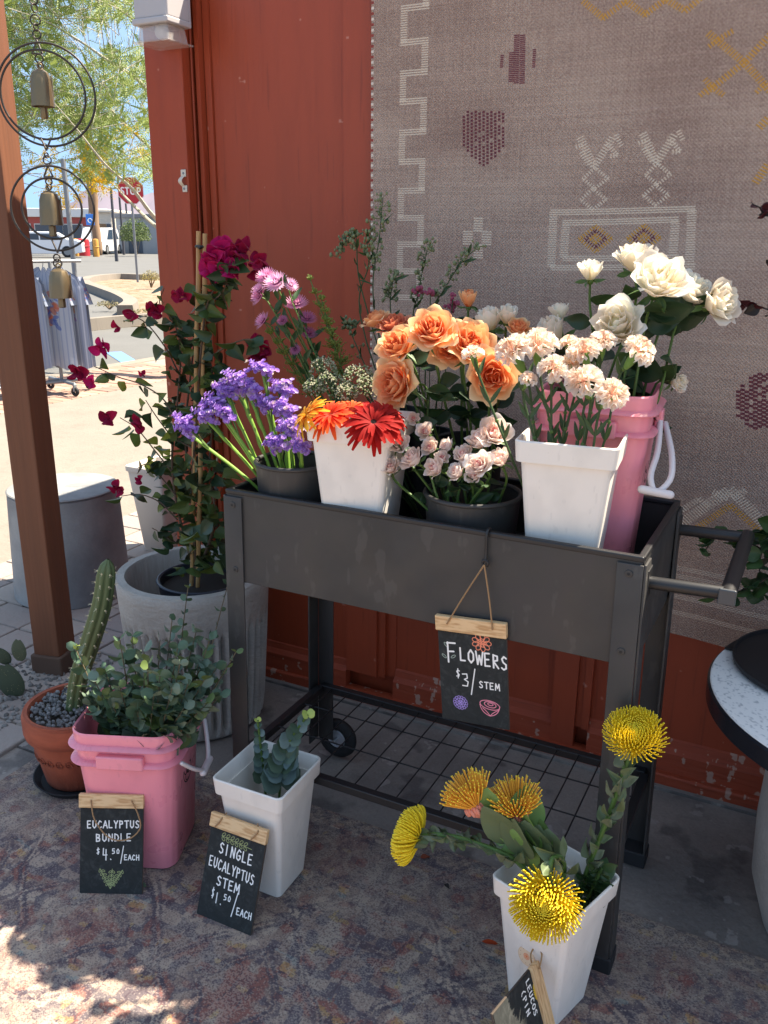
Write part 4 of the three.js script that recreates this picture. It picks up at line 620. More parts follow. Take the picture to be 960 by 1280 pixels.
gerbera('orange gerbera behind the two red ones', 440, 512, 30, -0.07, [0.1, 1, 0.1], '#e2571c', '#ef8030', '#8a3208', 46);
gerbera('deep red gerbera with a dark centre hanging over the bucket rim', 467, 529, 40, 0.005, [0.28, 0.85, 0.55], '#a3120c', '#b81a10', '#1a0504', 64);
gerbera('scarlet gerbera behind the deep red one', 482, 522, 32, -0.03, [0.6, 0.9, 0.2], '#b8180e', '#c8281a', '#3a0805', 50);

// ---------------------------------------------------------------- statice
{
  const f = []; for (let k = 0; k < 5; k++) { const a = k * 1.257; f.push(sheet(2, 2, (s, t) => [Math.cos(a + s * 0.6) * t * (1 - 0.15 * s * s), 0.55 * t * t + 0.1, Math.sin(a + s * 0.6) * t])); } const floret = merge(f);
  const pm = [petalMat('#c49ce2'), petalMat('#d3b4ee'), petalMat('#b184d4')], cream = petalMat('#e6d8c8');
  const S5 = (x, y) => [200 + x / 3.43, 300 + y / 3.43], base0 = V(0.105, TRAY + 0.01, -0.085);
  [[440, 548, 62, 26, -.09], [335, 600, 70, 48, -.07], [285, 640, 55, 36, -.06], [385, 640, 45, 40, -.07], [245, 700, 60, 38, -.045], [200, 745, 55, 40, -.03], [115, 795, 62, 46, -.02], [530, 632, 60, 36, -.09], [455, 700, 50, 40, -.08], [530, 722, 60, 40, -.06], [555, 800, 58, 40, -.04], [500, 868, 52, 44, -.02], [604, 882, 40, 30, -.02], [280, 742, 50, 30, -.03]].forEach(([x, y, a, b, z], i) => {
    const p = onZ(...S5(x, y), z), ra = size(a / 3.43, p), rb_ = size(b / 3.43, p), base = base0.clone().add(V(rr(-.02, .02), 0, rr(-.02, .02))), L = q => q.clone().sub(base);
    const o = thing('statice', 'purple papery statice spray on a bright green stem in the black tub', 'flower', base, 0, 'purple statice');
    const end = p.clone().add(V(0, -rb_ * 0.7, 0)), pts = spline([V(0, 0, 0), L(base.clone().lerp(end, 0.45).add(V((p.x - base.x) * 0.05, 0.02, 0.0))), L(end)], 10);
    const st = mk('stem', taper(pts, 0.0032, 6), M.stemBright, o);
    for (const k of [3, 5, 7]) { const w = Math.sign(rr(-1, 1)) * 0.006; mk('wing', sheet(1, 4, (s, t) => { const q = pts[k].clone().lerp(pts[k + 2] || pts[pts.length - 1], t); return [q.x + w * (s + 1) / 2 * Math.sin(t * 3.1), q.y, q.z + 0.002 * s]; }), M.stemBright, o); }
    for (let k = 0; k < 3; k++) mk('branch', wire([pts[8], L(p.clone().add(V(rr(-.7, .7) * ra, -rb_ * 0.1, rr(-.3, .3) * ra)))], 0.0018, 3, 5), M.stem, o);
    const n = 300, gs = [[], [], [], []], ang = -0.35 + (i % 3) * 0.1 + (x < 300 ? -0.2 : 0.1);
    for (let k = 0; k < n; k++) { const t = rr(0, 6.28), q = Math.pow(rnd(), 0.62), lobe = 0.75 + 0.4 * Math.sin(t * 5 + i * 2), cx = Math.cos(t) * q * ra * lobe * 1.12, cy = Math.sin(t) * q * rb_ * lobe * 0.95, cz = rr(-0.5, 0.5) * ra * 0.7; const d = V(cx / ra + rr(-.4, .4), cy / rb_ + 0.7, 0.6 + rr(-.4, .4)).normalize(); const m = new THREE.Matrix4().compose(L(p).add(V(cx * Math.cos(ang) - cy * Math.sin(ang), -cx * Math.sin(ang) * -1 + cy * Math.cos(ang), cz + (1 - q) * ra * 0.3)), new THREE.Quaternion().setFromUnitVectors(V(0, 1, 0), d), V(1, 1, 1).multiplyScalar(rr(0.0030, 0.0054))); gs[rnd() < 0.07 ? 3 : k % 3].push(floret.clone().applyMatrix4(m)); }
    gs.forEach((g, k) => g.length && stuff(mk('florets', merge(g), k === 3 ? cream : pm[k], o)));
  });
}
// ---------------------------------------------------------------- pink button flowers, airy fillers, tall green spires at the back
{
  const ray = sheet(2, 3, (s, t) => [s * 0.09 * Math.sin(Math.PI * (0.15 + 0.8 * t)), t, 0.12 * Math.sin(t * 3)]), PB = V(0.215, TRAY + 0.012, -0.268), S5 = (x, y) => [200 + x / 3.43, 300 + y / 3.43];
  const mum = (() => { const g = []; for (const [n, e, l] of [[22, 1.5, 1], [18, 1.1, 0.9], [14, 0.7, 0.75], [9, 0.35, 0.6]]) for (let i = 0; i < n; i++) g.push(ray.clone().applyMatrix4(M4(0, 0, 0, e, i / n * 6.283 + n, 0, V(1, l, 1)))); return merge(g); })();
  const pk = [petalMat('#eeb0d0'), petalMat('#f4c4de'), petalMat('#c27c9e')], eye = mat('#6d2f55', 0.9);
  [[455, 155, 40, 0, [-.1, .8, .5]], [497, 182, 46, 1, [.1, .7, .6]], [425, 215, 36, 1, [-.5, .8, .4]], [425, 240, 38, 0, [-.5, .5, .6]], [562, 192, 28, 1, [.6, .6, .4]], [585, 272, 44, 0, [.1, .9, .35]], [440, 346, 36, 0, [-.6, .6, .6]], [631, 336, 36, 2, [.3, .9, .3]], [637, 401, 32, 2, [.3, .9, .3]], [525, 345, 22, 2, [0, .6, .7]], [580, 470, 22, 2, [.2, .5, .7]]].forEach(([x, y, r, k, a]) => {
    const p = onZ(...S5(x, y), -0.21 + rr(-0.03, 0.03)), R = size(r / 3.43, p) * 1.3, base = jit(PB, 0.02), L = q => q.clone().sub(base), ax = V(...a).normalize();
    const o = thing('button_mum', 'small pink button flower on a long stem at the back of the cart', 'flower', base, 0, 'pink button flowers');
    const pts = spline([V(0, 0, 0), L(base.clone().lerp(p, 0.55)), L(p.clone().addScaledVector(ax, -R)), L(p)], 10); mk('stem', taper(pts, 0.0016, 5), M.stem, o);
    const h = mk('flower_head', new THREE.SphereGeometry(0.3, 10, 6), eye, o); aim(h, L(p), ax); h.scale.setScalar(R); stuff(mk('petals', mum, pk[k], h));
    for (let i = 0; i < 4; i++) put(o, 'leaf', strapLeaf[0], M.leafMid, pts[4 + i], V(rr(-1, 1), 0.9, rr(-1, 1)), 0, V(0.03, 0.04, 0.03));
  });
  // feathery yellow-green sprigs
  const yg = leafMat(lin(0.16, 0.20, 0.03), 0.7);
  [[388, 350], [402, 375], [330, 402], [338, 418], [408, 402]].forEach(([u, v]) => { const p = onZ(u, v, -0.25), base = jit(PB, 0.02), L = q => q.clone().sub(base), o = thing('goldenrod_sprig', 'feathery yellow green sprig behind the pink button flowers', 'sprig', base, 0, 'yellow green sprigs'); const pts = spline([V(0, 0, 0), L(base.clone().lerp(p, 0.6)), L(p)], 14); mk('stem', taper(pts, 0.0012, 5), M.stem, o); const g = []; for (let i = 8; i < 15; i++) for (let k = 0; k < 12; k++) { const s = rr(0.4, 1) * (15.5 - i) * 0.0045 + 0.004, d = V(rr(-1, 1), rr(0.2, 1), rr(-1, 1)).normalize(); g.push(cyl(pts[i], pts[i].clone().addScaledVector(d, s), 0.0008, 0.0003, 4)); for (let j = 0; j < 3; j++) g.push(new THREE.OctahedronGeometry(0.0021, 0).translate(...pts[i].clone().addScaledVector(d, s * (0.5 + j * 0.25)).add(V(rr(-.002, .002), rr(0, .002), 0)).toArray())); } stuff(mk('feathery_tips', merge(g), yg, o)); });
  // domed clusters of tiny pale buds
  const bud = mat(lin(0.30, 0.29, 0.18), 0.8), bud2 = mat(lin(0.14, 0.18, 0.07), 0.8);
  [[700, 560, 62, -0.19], [730, 620, 60, -0.17], [660, 640, 50, -0.16], [850, 600, 70, -0.17], [890, 640, 60, -0.15], [800, 660, 50, -0.14]].forEach(([x, y, r, z]) => { const p = onZ(...S5(x, y), z), R = size(r / 3.43, p), base = jit(V(0.31, TRAY + 0.01, -0.265), 0.02), L = q => q.clone().sub(base), o = thing('bud_cluster', 'domed cluster of tiny pale green buds behind the gerberas', 'flower', base, 0, 'pale bud clusters'); mk('stem', wire([V(0, 0, 0), L(base.clone().lerp(p, 0.6)), L(p)], 0.0022, 8, 5), M.stemDark, o); for (const [m, n] of [[bud, 130], [bud2, 110]]) { const g = []; for (let i = 0; i < n; i++) { const d = V(rr(-1, 1), rr(-0.3, 1), rr(-1, 1)).normalize(), q = R * Math.cbrt(rr(m === bud ? 0.55 : 0.1, 1)); g.push(new THREE.OctahedronGeometry(rr(0.0016, 0.003), 0).translate(...L(p).addScaledVector(d, q).toArray())); } stuff(mk('buds', merge(g), m, o)); } });
  // spires
  const SP = V(0.36, TRAY + 0.012, -0.30), sb = leafMat(lin(0.16, 0.19, 0.09)), Zp = (x, y) => [400 + x / 3.69, 240 + y / 3.69], pt = pot; 
  pt('black pot of tall green spires against the hanging', 0.300, -0.292, 0.045, 0.2);
  const SB = V(0.300, TRAY + 0.012, -0.292);
  [[[290, 30], [275, 200], [245, 480], 1], [[75, 300], [110, 240], [160, 200], [180, 400], 0], [[235, 160], [215, 250], [225, 330], [180, 520], 1], [[505, 230], [480, 330], [450, 480], [430, 560], 1], [[345, 370], [330, 450], [325, 540], 1], [[725, 255], [650, 330], [560, 470], [510, 560], 1], [[130, 600], [140, 640], 0]].forEach(px => {
    const full = px.pop(), P = px.map(q => onZ(...Zp(...q), -0.34)).reverse(), base = jit(SB, 0.012), L = q => q.clone().sub(base);
    const o = thing('green_spire', 'slender green spire with small pale buds against the hanging', 'flower', base, 0, 'green spires'); const pts = spline([V(0, 0, 0), ...P.map(L)], 26); mk('stem', taper(pts, pts.map((_, i) => 0.0018 - i * 0.00004), 5), M.stemDark, o);
    const g = []; for (let i = full ? 12 : 10; i < 27; i++) for (let k = 0; k < 3; k++) { const d = V(rr(-1, 1), rr(-0.1, 0.8), rr(-1, 1)).normalize(), l = rr(0.008, 0.018), e = pts[i].clone().addScaledVector(d, l); g.push(cyl(pts[i], e, 0.0006, 0.0006, 4)); g.push(new THREE.SphereGeometry(rr(0.002, 0.0042), 6, 4).scale(1, 1.35, 1).translate(e.x, e.y, e.z)); } stuff(mk('buds', merge(g), sb, o));
    for (let i = 6; i < 24; i += 2) put(o, 'leaf', strapLeaf[0], M.leafMid, pts[i], V(rr(-1, 1), rr(.2, 1), rr(-1, 1)), rr(0, 6), V(0.016, rr(0.015, 0.035), 0.02));
  });
  [[538, 365], [522, 364], [560, 388], [566, 375], [552, 402]].forEach(([u, v]) => { const p = onZ(u, v, -0.31), base = jit(SB, 0.015), L = q => q.clone().sub(base), o = thing('pink_sprig', 'tiny pink flower cluster on a thin stalk behind the orange roses', 'flower', base, 0, 'tiny pink sprigs'); mk('stem', wire([V(0, 0, 0), L(base.clone().lerp(p, 0.6)), L(p)], 0.0011, 8, 5), M.stemDark, o); const g = []; for (let i = 0; i < 9; i++) g.push(new THREE.IcosahedronGeometry(rr(0.003, 0.0055), 0).translate(...L(p).add(V(rr(-.010, .010), rr(-.008, .010), rr(-.008, .008))).toArray())); stuff(mk('florets', merge(g), petalMat('#b05c74'), o)); });
}

// ---------------------------------------------------------------- pincushion flowers in the bucket on the rug
{
  const LB = V(0.724, 0.012, 0.101);
  const yel = mat('#f2d422', 0.6), yel2 = mat('#f4dc3c', 0.8), oran = mat('#f0b03a', 0.6), pinkc = mat('#d98a72', 0.8);
  function styles(R, n, spread, hook, seed0, from = 0) { const g = [], tip = []; seed = seed0; for (let i = 0; i < n; i++) { const k = from + (1 - from) * i / n, th = Math.acos(1 - k * (1 - Math.cos(spread))), a = i * 2.39996, d = V(Math.sin(th) * Math.cos(a), Math.cos(th), Math.sin(th) * Math.sin(a)), up = V(0, 1, 0), L = hook > 0.3 ? (0.62 + 0.48 * Math.pow(k, 0.7)) * rr(0.94, 1.05) : rr(0.9, 1.08); const t = up.clone().addScaledVector(d, -d.y).normalize(); const pts = []; for (let j = 0; j <= 5; j++) { const q = j / 5, p = d.clone().multiplyScalar(0.25 + (L - 0.25) * q).addScaledVector(t, hook * q * q * Math.sin(th)); if (hook > 0.3) p.multiplyScalar(1 - 0.18 * q * q * q); pts.push(p.multiplyScalar(R)); } g.push(taper(pts, [0.0010, 0.0010, 0.0010, 0.0009, 0.0009, 0.0009].map(x => x * R / 0.05), 4, false)); tip.push(new THREE.OctahedronGeometry(0.0010 * R / 0.05, 0).scale(1, 1.4, 1).translate(...pts[5].toArray())); } return [merge(g), merge(tip)]; }
  const leafyL = leafMat(lin(0.12, 0.155, 0.07), 0.55), leafyD = leafMat(lin(0.17, 0.285, 0.075), 0.45), leafyG = leafMat(lin(0.15, 0.17, 0.095), 0.6);
  function pincushion(label, u, v, r, z, ax0, kind, via, leaf, nl) {
    const p = onZ(u, v, z), R = size(r, p), ax = V(...ax0).normalize(), base = jit(LB, 0.015), L = q => q.clone().sub(base);
    const o = thing('pincushion_flower', label, 'flower', base, 0, 'pincushion flowers'); const foot = p.clone().addScaledVector(ax, -R * 0.35), pts = spline([V(0, 0, 0), ...via.map(q => L(q)), L(foot)], 24); mk('stem', taper(pts, 0.0042, 7), M.stem, o);
    const h = mk('flower_head', new THREE.SphereGeometry(R * 0.3, 14, 10).scale(1, 1.1, 1), kind === 'orange' ? pinkc : yel, o); aim(h, L(foot), ax);
    const [g, t] = kind === 'orange' ? styles(R * 1.5, 150, 0.85, 0.05, 900 + u, 0.16) : styles(R * 1.12, 420, 1.9, 0.46, 700 + u); stuff(mk('styles', g, kind === 'orange' ? oran : yel, h)); stuff(mk('style_tips', t, yel2, h));
    if (kind === 'orange') { const c = []; for (let i = 0; i < 60; i++) { const a = i * 2.4, q = Math.sqrt(i / 60); c.push(new THREE.SphereGeometry(R * 0.12, 6, 4).scale(0.7, 1.6, 0.7).translate(Math.cos(a) * q * R * 0.45, R * (0.45 - 0.35 * q * q), Math.sin(a) * q * R * 0.45)); } stuff(mk('florets', merge(c), pinkc, h)); }
    for (let i = 0; i < nl; i++) { const f = leaf === 'big' ? 0.38 + 0.42 * i / nl : 0.30 + 0.66 * i / nl, q = pts[Math.min(24, Math.floor(f * 24))], q2 = pts[Math.min(24, Math.floor(f * 24) + 1)], t = q2.clone().sub(q).normalize(), a = i * 2.4, e = V(Math.cos(a), 0, Math.sin(a)); if (leaf === 'big') put(o, 'leaf', strapLeaf[i % 2], i % 3 ? leafyD : leafyL, q, t.clone().multiplyScalar(1.6).addScaledVector(V(0, 1, 0), 0.8).addScaledVector(e, 0.7), rr(-.5, .5), V(0.14, rr(0.070, 0.10), 0.07)); else put(o, 'leaf', ovalLeaf[i % 3], i % 2 ? leafyG : leafyL, q, t.clone().multiplyScalar(rr(0.7, 1.3)).addScaledVector(e, 0.9), rr(-.9, .9), V(rr(0.020, 0.030), rr(0.024, 0.040), 0.06)); }
    return o;
  }
  const P = onZ;
  pincushion('tall yellow pincushion flower on a leafy upright stem', 794, 913, 38, 0.055, [0.05, 0.9, 0.4], 'yellow', [P(735, 1085, 0.07), P(768, 1000, 0.06)], 'small', 30);
  pincushion('large yellow pincushion flower hanging over the front of the bucket', 680, 1134, 45, 0.205, [0.1, 0.35, 0.95], 'yellow', [P(705, 1080, 0.12), P(690, 1075, 0.17)], 'small', 10);
  pincushion('yellow pincushion flower leaning out to the side of the bucket', 508, 1042, 36, 0.145, [-1, 0.2, 0.15], 'yellow', [P(655, 1085, 0.13), P(590, 1052, 0.145), P(545, 1043, 0.147)], 'small', 40);
  pincushion('orange pink pincushion flower with long straight styles', 592, 1003, 32, 0.125, [-0.5, 0.8, 0.1], 'orange', [P(675, 1100, 0.12), P(640, 1050, 0.12)], 'big', 9);
  pincushion('second orange pink pincushion flower among broad green leaves', 645, 1012, 32, 0.105, [-0.08, 1, 0.2], 'orange', [P(690, 1095, 0.11), P(660, 1055, 0.11)], 'big', 14);
  // the foliage collar in the bucket
  for (const [u, v, s] of [[735, 1095, 1], [752, 1085, 1], [742, 1110, 1]]) { const p = P(u, v, 0.075), o = thing('leafy_shoot', 'dark green leafy shoot at the back corner of the bucket', 'sprig', LB, 0, 'leafy shoots in the bucket'), L = p.clone().sub(LB); mk('stem', wire([V(0, 0, 0), L.clone().multiplyScalar(0.6), L], 0.003, 8, 5), M.stem, o); for (let i = 0; i < 12; i++) { const a = i * 2.4; put(o, 'leaf', ovalLeaf[i % 3], M.leafMid, L.clone().add(V(0, -i * 0.004, 0)), V(Math.cos(a), 0.5, Math.sin(a)), 0, 0.028); } }
}
// ---------------------------------------------------------------- eucalyptus
const eucM = [leafMat(lin(0.085, 0.14, 0.085), 0.42), leafMat(lin(0.06, 0.105, 0.055), 0.42), leafMat(lin(0.13, 0.18, 0.125), 0.45), leafMat(lin(0.10, 0.145, 0.045), 0.42)], eucTip = leafMat(lin(0.38, 0.45, 0.10)), twig = leafMat(lin(0.16, 0.12, 0.07), 0.7);
{
  const B = V(-0.168, 0.015, 0.112);
  const tips = [[95, 812, 0.17], [118, 850, 0.20], [150, 800, 0.16], [165, 795, 0.12], [200, 800, 0.12], [185, 830, 0.19], [225, 830, 0.17], [245, 790, 0.07], [262, 800, 0.08], [295, 815, 0.05], [255, 850, 0.12], [235, 735, 0.0], [285, 730, -0.02], [215, 860, 0.19], [140, 880, 0.2], [275, 870, 0.10], [165, 850, 0.15], [215, 775, 0.10], [110, 870, 0.18], [192, 870, 0.2], [172, 890, 0.2], [230, 885, 0.17], [248, 830, 0.09], [130, 835, 0.16], [150, 860, 0.2], [200, 845, 0.18], [235, 855, 0.16], [180, 815, 0.16], [270, 835, 0.07], [120, 890, 0.2], [258, 880, 0.14], [222, 810, 0.12]];
  tips.forEach(([u, v, z], i) => {
    const p = onZ(u, v, z), base = B.clone().add(V(rr(-.04, .04), 0, rr(-.04, .04))), L = q => q.clone().sub(base), rim = V(B.x + (p.x - B.x) * 0.55, 0.30, B.z + (p.z - B.z) * 0.55);
    const o = thing('eucalyptus_branch', 'eucalyptus branch with small round grey green leaves in the pink pail', 'branch', base, 0, 'eucalyptus branches in the pink pail');
    const pts = spline([V(0, 0, 0), L(rim), L(p)], 20); mk('stem', taper(pts, pts.map((_, k) => 0.0026 - k * 0.00008), 5), twig, o);
    const far = i === 11 || i === 12 || i === 9; for (let k = 9; k <= 20; k++) for (const s of [0, 1]) { const t = pts[Math.min(20, k + 1)].clone().sub(pts[k - 1]).normalize(), a = k * 1.4 + s * 3.14 + i, d = V(Math.cos(a), rr(-0.1, 0.7), Math.sin(a)).addScaledVector(t, 0.4); const q = (far ? 0.6 : 1) * rr(0.030, 0.050) * (1 - 0.45 * (k - 9) / 11); put(o, 'leaf', rnd() > 0.35 ? roundLeaf[k % 2] : ovalLeaf[k % 3], pick(eucM), pts[k], d, rr(-1.2, 1.2), V(q * 0.85, q, q)); }
    if (i === 0) for (let k = 0; k < 8; k++) put(o, 'bud_leaf', ovalLeaf[k % 3], eucTip, pts[20], V(rr(-1, 1), 1.2, rr(-1, 1)), 0, 0.012);
  });
}
{
  const B = V(0.130, 0.012, 0.076), blue = [leafMat(lin(0.11, 0.165, 0.125), 0.5), leafMat(lin(0.075, 0.115, 0.07), 0.5), leafMat(lin(0.14, 0.20, 0.185), 0.55)];
  const run = (label, px, z, s0, n) => { const P = px.map(([u, v], i) => onZ(u, v, z + i * 0.002)), o = thing('eucalyptus_sprig', label, 'sprig', B, 0, null), pts = spline([V(0, 0, 0), ...P.map(p => p.clone().sub(B))], n); mk('stem', taper(pts, 0.0026, 6), M.stem, o); for (let k = Math.floor(n * 0.35); k <= n; k++) { const f = (k - n * 0.35) / (n * 0.65), t = pts[Math.min(n, k + 1)].clone().sub(pts[k - 1]).normalize(); for (const s of [0, 1]) { const a = (k % 2) * 1.57 + s * 3.14 + 0.5, d = V(Math.cos(a), 0.55, Math.sin(a)).addScaledVector(t, 0.5), q = s0 * (1.0 - 0.68 * f); const lf = mk('leaf', roundLeaf[k % 2], f > 0.93 ? eucTip : blue[(k + s) % 3], o), yv = CR.clone().multiplyScalar(s ? 1 : -1).addScaledVector(t, 0.35 + (k % 2) * 0.5).addScaledVector(V(Math.cos(a), 0, Math.sin(a)), 0.35).normalize(), nv = CAM.clone().sub(B).normalize().add(V(rr(-.5, .5), rr(0.1, .9), rr(-.5, .5))), xv = yv.clone().cross(nv).normalize(); lf.quaternion.setFromRotationMatrix(new THREE.Matrix4().makeBasis(xv, yv, xv.clone().cross(yv))); lf.position.copy(pts[k]).addScaledVector(yv, -q * 0.12); lf.scale.set(q * 1.05, q * 0.85, q); } } };
  run('eucalyptus stem with stacked round blue green leaves standing in the white bucket', [[350, 985], [352, 960], [360, 930], [385, 893]], 0.055, 0.060, 18);
  run('thin eucalyptus sprig with tiny tan tip leaves beside the stacked stem', [[330, 970], [326, 935], [322, 900]], 0.05, 0.034, 12);
}

// ---------------------------------------------------------------- fluted planter with the bougainvillea
const stoneTex = tex(512, 512, (u, v) => { const a = fbm(u * 8, v * 8, 401, 5, 8, 8), b = vn(u * 200, v * 200, 403, 200); return mix([0.72, 0.695, 0.655], [0.58, 0.56, 0.53], a * 0.8 + b * 0.3); }); stoneTex.repeat.set(2, 1);
M.stone = mat('#ffffff', 0.85, { map: stoneTex, bumpMap: roughBump, bumpScale: 0.002 });
const PL = V(-0.418, 0, -0.385);
{
  const o = thing('fluted_planter', 'large pale grey planter with vertical flutes beside the cart', 'planter', PL), h = 0.42, rt = 0.200, rbm = 0.172, nf = 42;
  const prof = [[0, 0.0], [0.10, 0.0], [rbm - 0.008, 0.0], [rbm, 0.008]]; for (let i = 1; i <= 16; i++) prof.push([rbm + (rt - rbm) * Math.pow(i / 16, 0.8), 0.008 + (h - 0.012) * i / 16]); prof.push([rt - 0.003, h], [rt - 0.024, h], [rt - 0.028, h - 0.006], [rt - 0.034, 0.2], [0, 0.2]);
  const g = new THREE.LatheGeometry(prof.map(p => new THREE.Vector2(...p)), nf * 6), p = g.attributes.position;
  for (let i = 0; i < p.count; i++) { const x = p.getX(i), y = p.getY(i), z = p.getZ(i), r = Math.hypot(x, z), a = Math.atan2(z, x), inside = r < rbm - 0.004 + (rt - rbm) * Math.pow(Math.max(0, y / h), 0.8) - 0.012; const k = inside ? 0 : step(0.0, 0.03, y) * (1 - step(0.285, 0.325, y)); const f = 1 - 0.015 / Math.max(r, 0.05) * k * (1 - Math.abs(Math.cos(a * nf / 2))) * 1.6; p.setXYZ(i, x * f, y, z * f); }
  g.computeVertexNormals(); mk('body', toCreasedNormals(g, 0.9), M.stone, o); mk('soil', new THREE.CircleGeometry(rt - 0.035, 32).rotateX(-Math.PI / 2).translate(0, 0.26, 0), mat(lin(0.02, 0.016, 0.013), 0.95), o);
  const n = thing('nursery_pot', 'black plastic pot set inside the fluted planter', 'pot', [PL.x + 0.035, 0.262, PL.z + 0.01]); mk('body', lathe([[0, 0.001], [0.095, 0.001], [0.112, 0.148], [0.107, 0.148], [0.09, 0.006], [0, 0.006]], 40), mat(lin(0.02, 0.022, 0.03), 0.4), n); mk('rim', new THREE.TorusGeometry(0.112, 0.004, 8, 40).rotateX(Math.PI / 2).translate(0, 0.147, 0), mat(lin(0.03, 0.035, 0.05), 0.35), n); mk('soil', new THREE.CircleGeometry(0.107, 28).rotateX(-Math.PI / 2).translate(0, 0.125, 0), mat(lin(0.025, 0.02, 0.015), 0.95), n);
  // stakes with their tie
  const z0 = -0.36, cane = mat('#b08a58', 0.6);
  for (const [a, b, lab] of [[[249, 289], [238, 716], 'taller bamboo stake tied among the bougainvillea'], [[257, 292], [246, 716], 'shorter bamboo stake tied among the bougainvillea']]) { const A = onZ(...a, z0 + 0.0), Bt = onZ(...b, z0), s = thing('bamboo_stake', lab, 'stake', [Bt.x, Bt.y - 0.04, Bt.z], 0, 'bamboo stakes'), d = A.clone().sub(Bt); const pts = []; for (let i = 0; i <= 12; i++) pts.push(d.clone().multiplyScalar(i / 12).add(V(0.002 * Math.sin(i * 2), 0.04 * i / 12, 0))); mk('cane', taper(pts, pts.map((_, i) => i % 4 === 2 ? 0.0062 : 0.0054), 8), cane, s); }
  const tp = onZ(251, 309, z0); const tie = thing('plant_tie', 'black tie round the tops of the bamboo stakes', 'tie', tp); mk('band', new THREE.TorusGeometry(0.012, 0.003, 6, 18).rotateX(1.4).scale(1, 1, 0.8), M.black, tie); mk('knot', new THREE.SphereGeometry(0.005, 8, 6).translate(0.006, 0, 0.012), M.black, tie);
}
{
  const base = V(PL.x + 0.035, 0.39, PL.z + 0.01), o = thing('bougainvillea', 'climbing bougainvillea with dark green leaves and magenta bracts in the fluted planter', 'plant', base), L = p => p.clone().sub(base);
  const lm = [leafMat(lin(0.042, 0.08, 0.03), 0.4, { transmission: 0.25 }), leafMat(lin(0.075, 0.13, 0.034), 0.4, { transmission: 0.4 }), leafMat(lin(0.13, 0.18, 0.034), 0.45, { transmission: 0.45 }), leafMat(lin(0.03, 0.06, 0.03), 0.38, { transmission: 0.2 })], wood = mat(lin(0.10, 0.065, 0.04), 0.85);
  const bm = [petalMat('#b0125a', { transmission: 0.35 }), petalMat('#c41c68', { transmission: 0.35 }), petalMat('#8d0f3c', { transmission: 0.3 }), petalMat('#a3143f', { transmission: 0.35 })];
  const heartLeaf = [0, 1, 2].map(k => sheet(4, 6, (s, t) => { const w = 0.40 * Math.pow(Math.sin(Math.PI * Math.pow(t, 0.62) * 0.985 + 0.012), 0.85) * (1 - 0.15 * t); return [s * w, t, [0.5, 0.25, 0.8][k] * Math.abs(s) * w - [0.5, 0.15, 0.9][k] * t * t * 0.4]; }));
  const bract = [0, 1].map(k => sheet(4, 5, (s, t) => { const w = 0.50 * Math.pow(Math.sin(Math.PI * Math.pow(t, 0.7) * 0.98 + 0.015), 0.6); return [s * w + 0.02 * Math.sin(t * 8), t, 0.35 * s * s * w * 2 + [0.25, -0.15][k] * t * t + 0.05 * Math.sin(s * 6 + t * 5)]; }));
  const P = (a, z) => a.map(([u, v], i) => L(onZ(u, v, Array.isArray(z) ? z[0] + (z[1] - z[0]) * i / (a.length - 1) : z)));
  const main = [[[246, 712], [240, 620], [246, 520], [252, 430], [262, 372], [285, 345]], [[244, 712], [225, 650], [215, 580], [222, 500], [225, 430], [215, 395]], [[250, 712], [268, 650], [262, 580], [268, 500], [262, 440]], [[246, 712], [250, 640], [232, 560], [238, 470], [246, 400], [246, 350]]];
  const side = [[[228, 545], [205, 500], [175, 480], [150, 472], [118, 458]], [[225, 470], [205, 432], [180, 402], [160, 393]], [[215, 590], [195, 565], [170, 535], [150, 522]], [[222, 650], [200, 628], [175, 618], [152, 620]], [[258, 450], [285, 432], [312, 424], [335, 432]], [[228, 430], [215, 400], [200, 380], [205, 360]], [[220, 620], [200, 595], [185, 580], [172, 585]], [[240, 560], [215, 545], [195, 520], [182, 500]], [[262, 380], [280, 362], [285, 340], [288, 325]], [[222, 680], [205, 668], [190, 660]], [[255, 520], [270, 480], [285, 470], [300, 462]]];
  const leafOn = (pts, from, step_, s0, s1) => { for (let i = from; i < pts.length - 1; i += step_) { const q = pts[i], a = rr(0, 6.28), d = V(Math.cos(a) * 0.9, rr(-0.9, 0.25), Math.sin(a) * 0.9); put(o, 'leaf', pick(heartLeaf), pick(lm), q.clone().addScaledVector(d, 0.006), d, rr(-0.9, 0.9), rr(s0, s1)); } };
  main.forEach((m, k) => { const pts = spline(P(m, [-0.362, -0.345 - 0.02 * k]), 60); mk('vine', taper(pts, pts.map((_, i) => 0.0042 - i * 0.00005), 6), wood, o); leafOn(pts, 2, 1, 0.026, 0.048); });
  side.forEach((m, k) => { const pts = spline(P(m, [-0.36, -0.30 - 0.02 * (k % 4)]), 22); mk('twig', taper(pts, pts.map((_, i) => 0.0022 - i * 0.00005), 5), wood, o); leafOn(pts, 3, 2, 0.028, 0.052); });
  // extra leaves close in, where the plant is dense
  for (let i = 0; i < 70; i++) { const v = rr(560, 715), u = rr(212, 286) - (v < 600 ? 8 : 0), p = L(onZ(u, v, rr(-0.44, -0.27))), a = rr(0, 6.28); put(o, 'leaf', pick(heartLeaf), pick(lm), p, V(Math.cos(a), rr(-0.9, 0.1), Math.sin(a)), rr(-0.8, 0.8), rr(0.038, 0.06)); }
  for (let i = 0; i < 18; i++) { const v = rr(385, 560), u = rr(205, 275), p = L(onZ(u, v, rr(-0.42, -0.30))), a = rr(0, 6.28); put(o, 'leaf', pick(heartLeaf), pick(lm), p, V(Math.cos(a), rr(-0.9, 0.1), Math.sin(a)), rr(-0.8, 0.8), rr(0.034, 0.056)); }
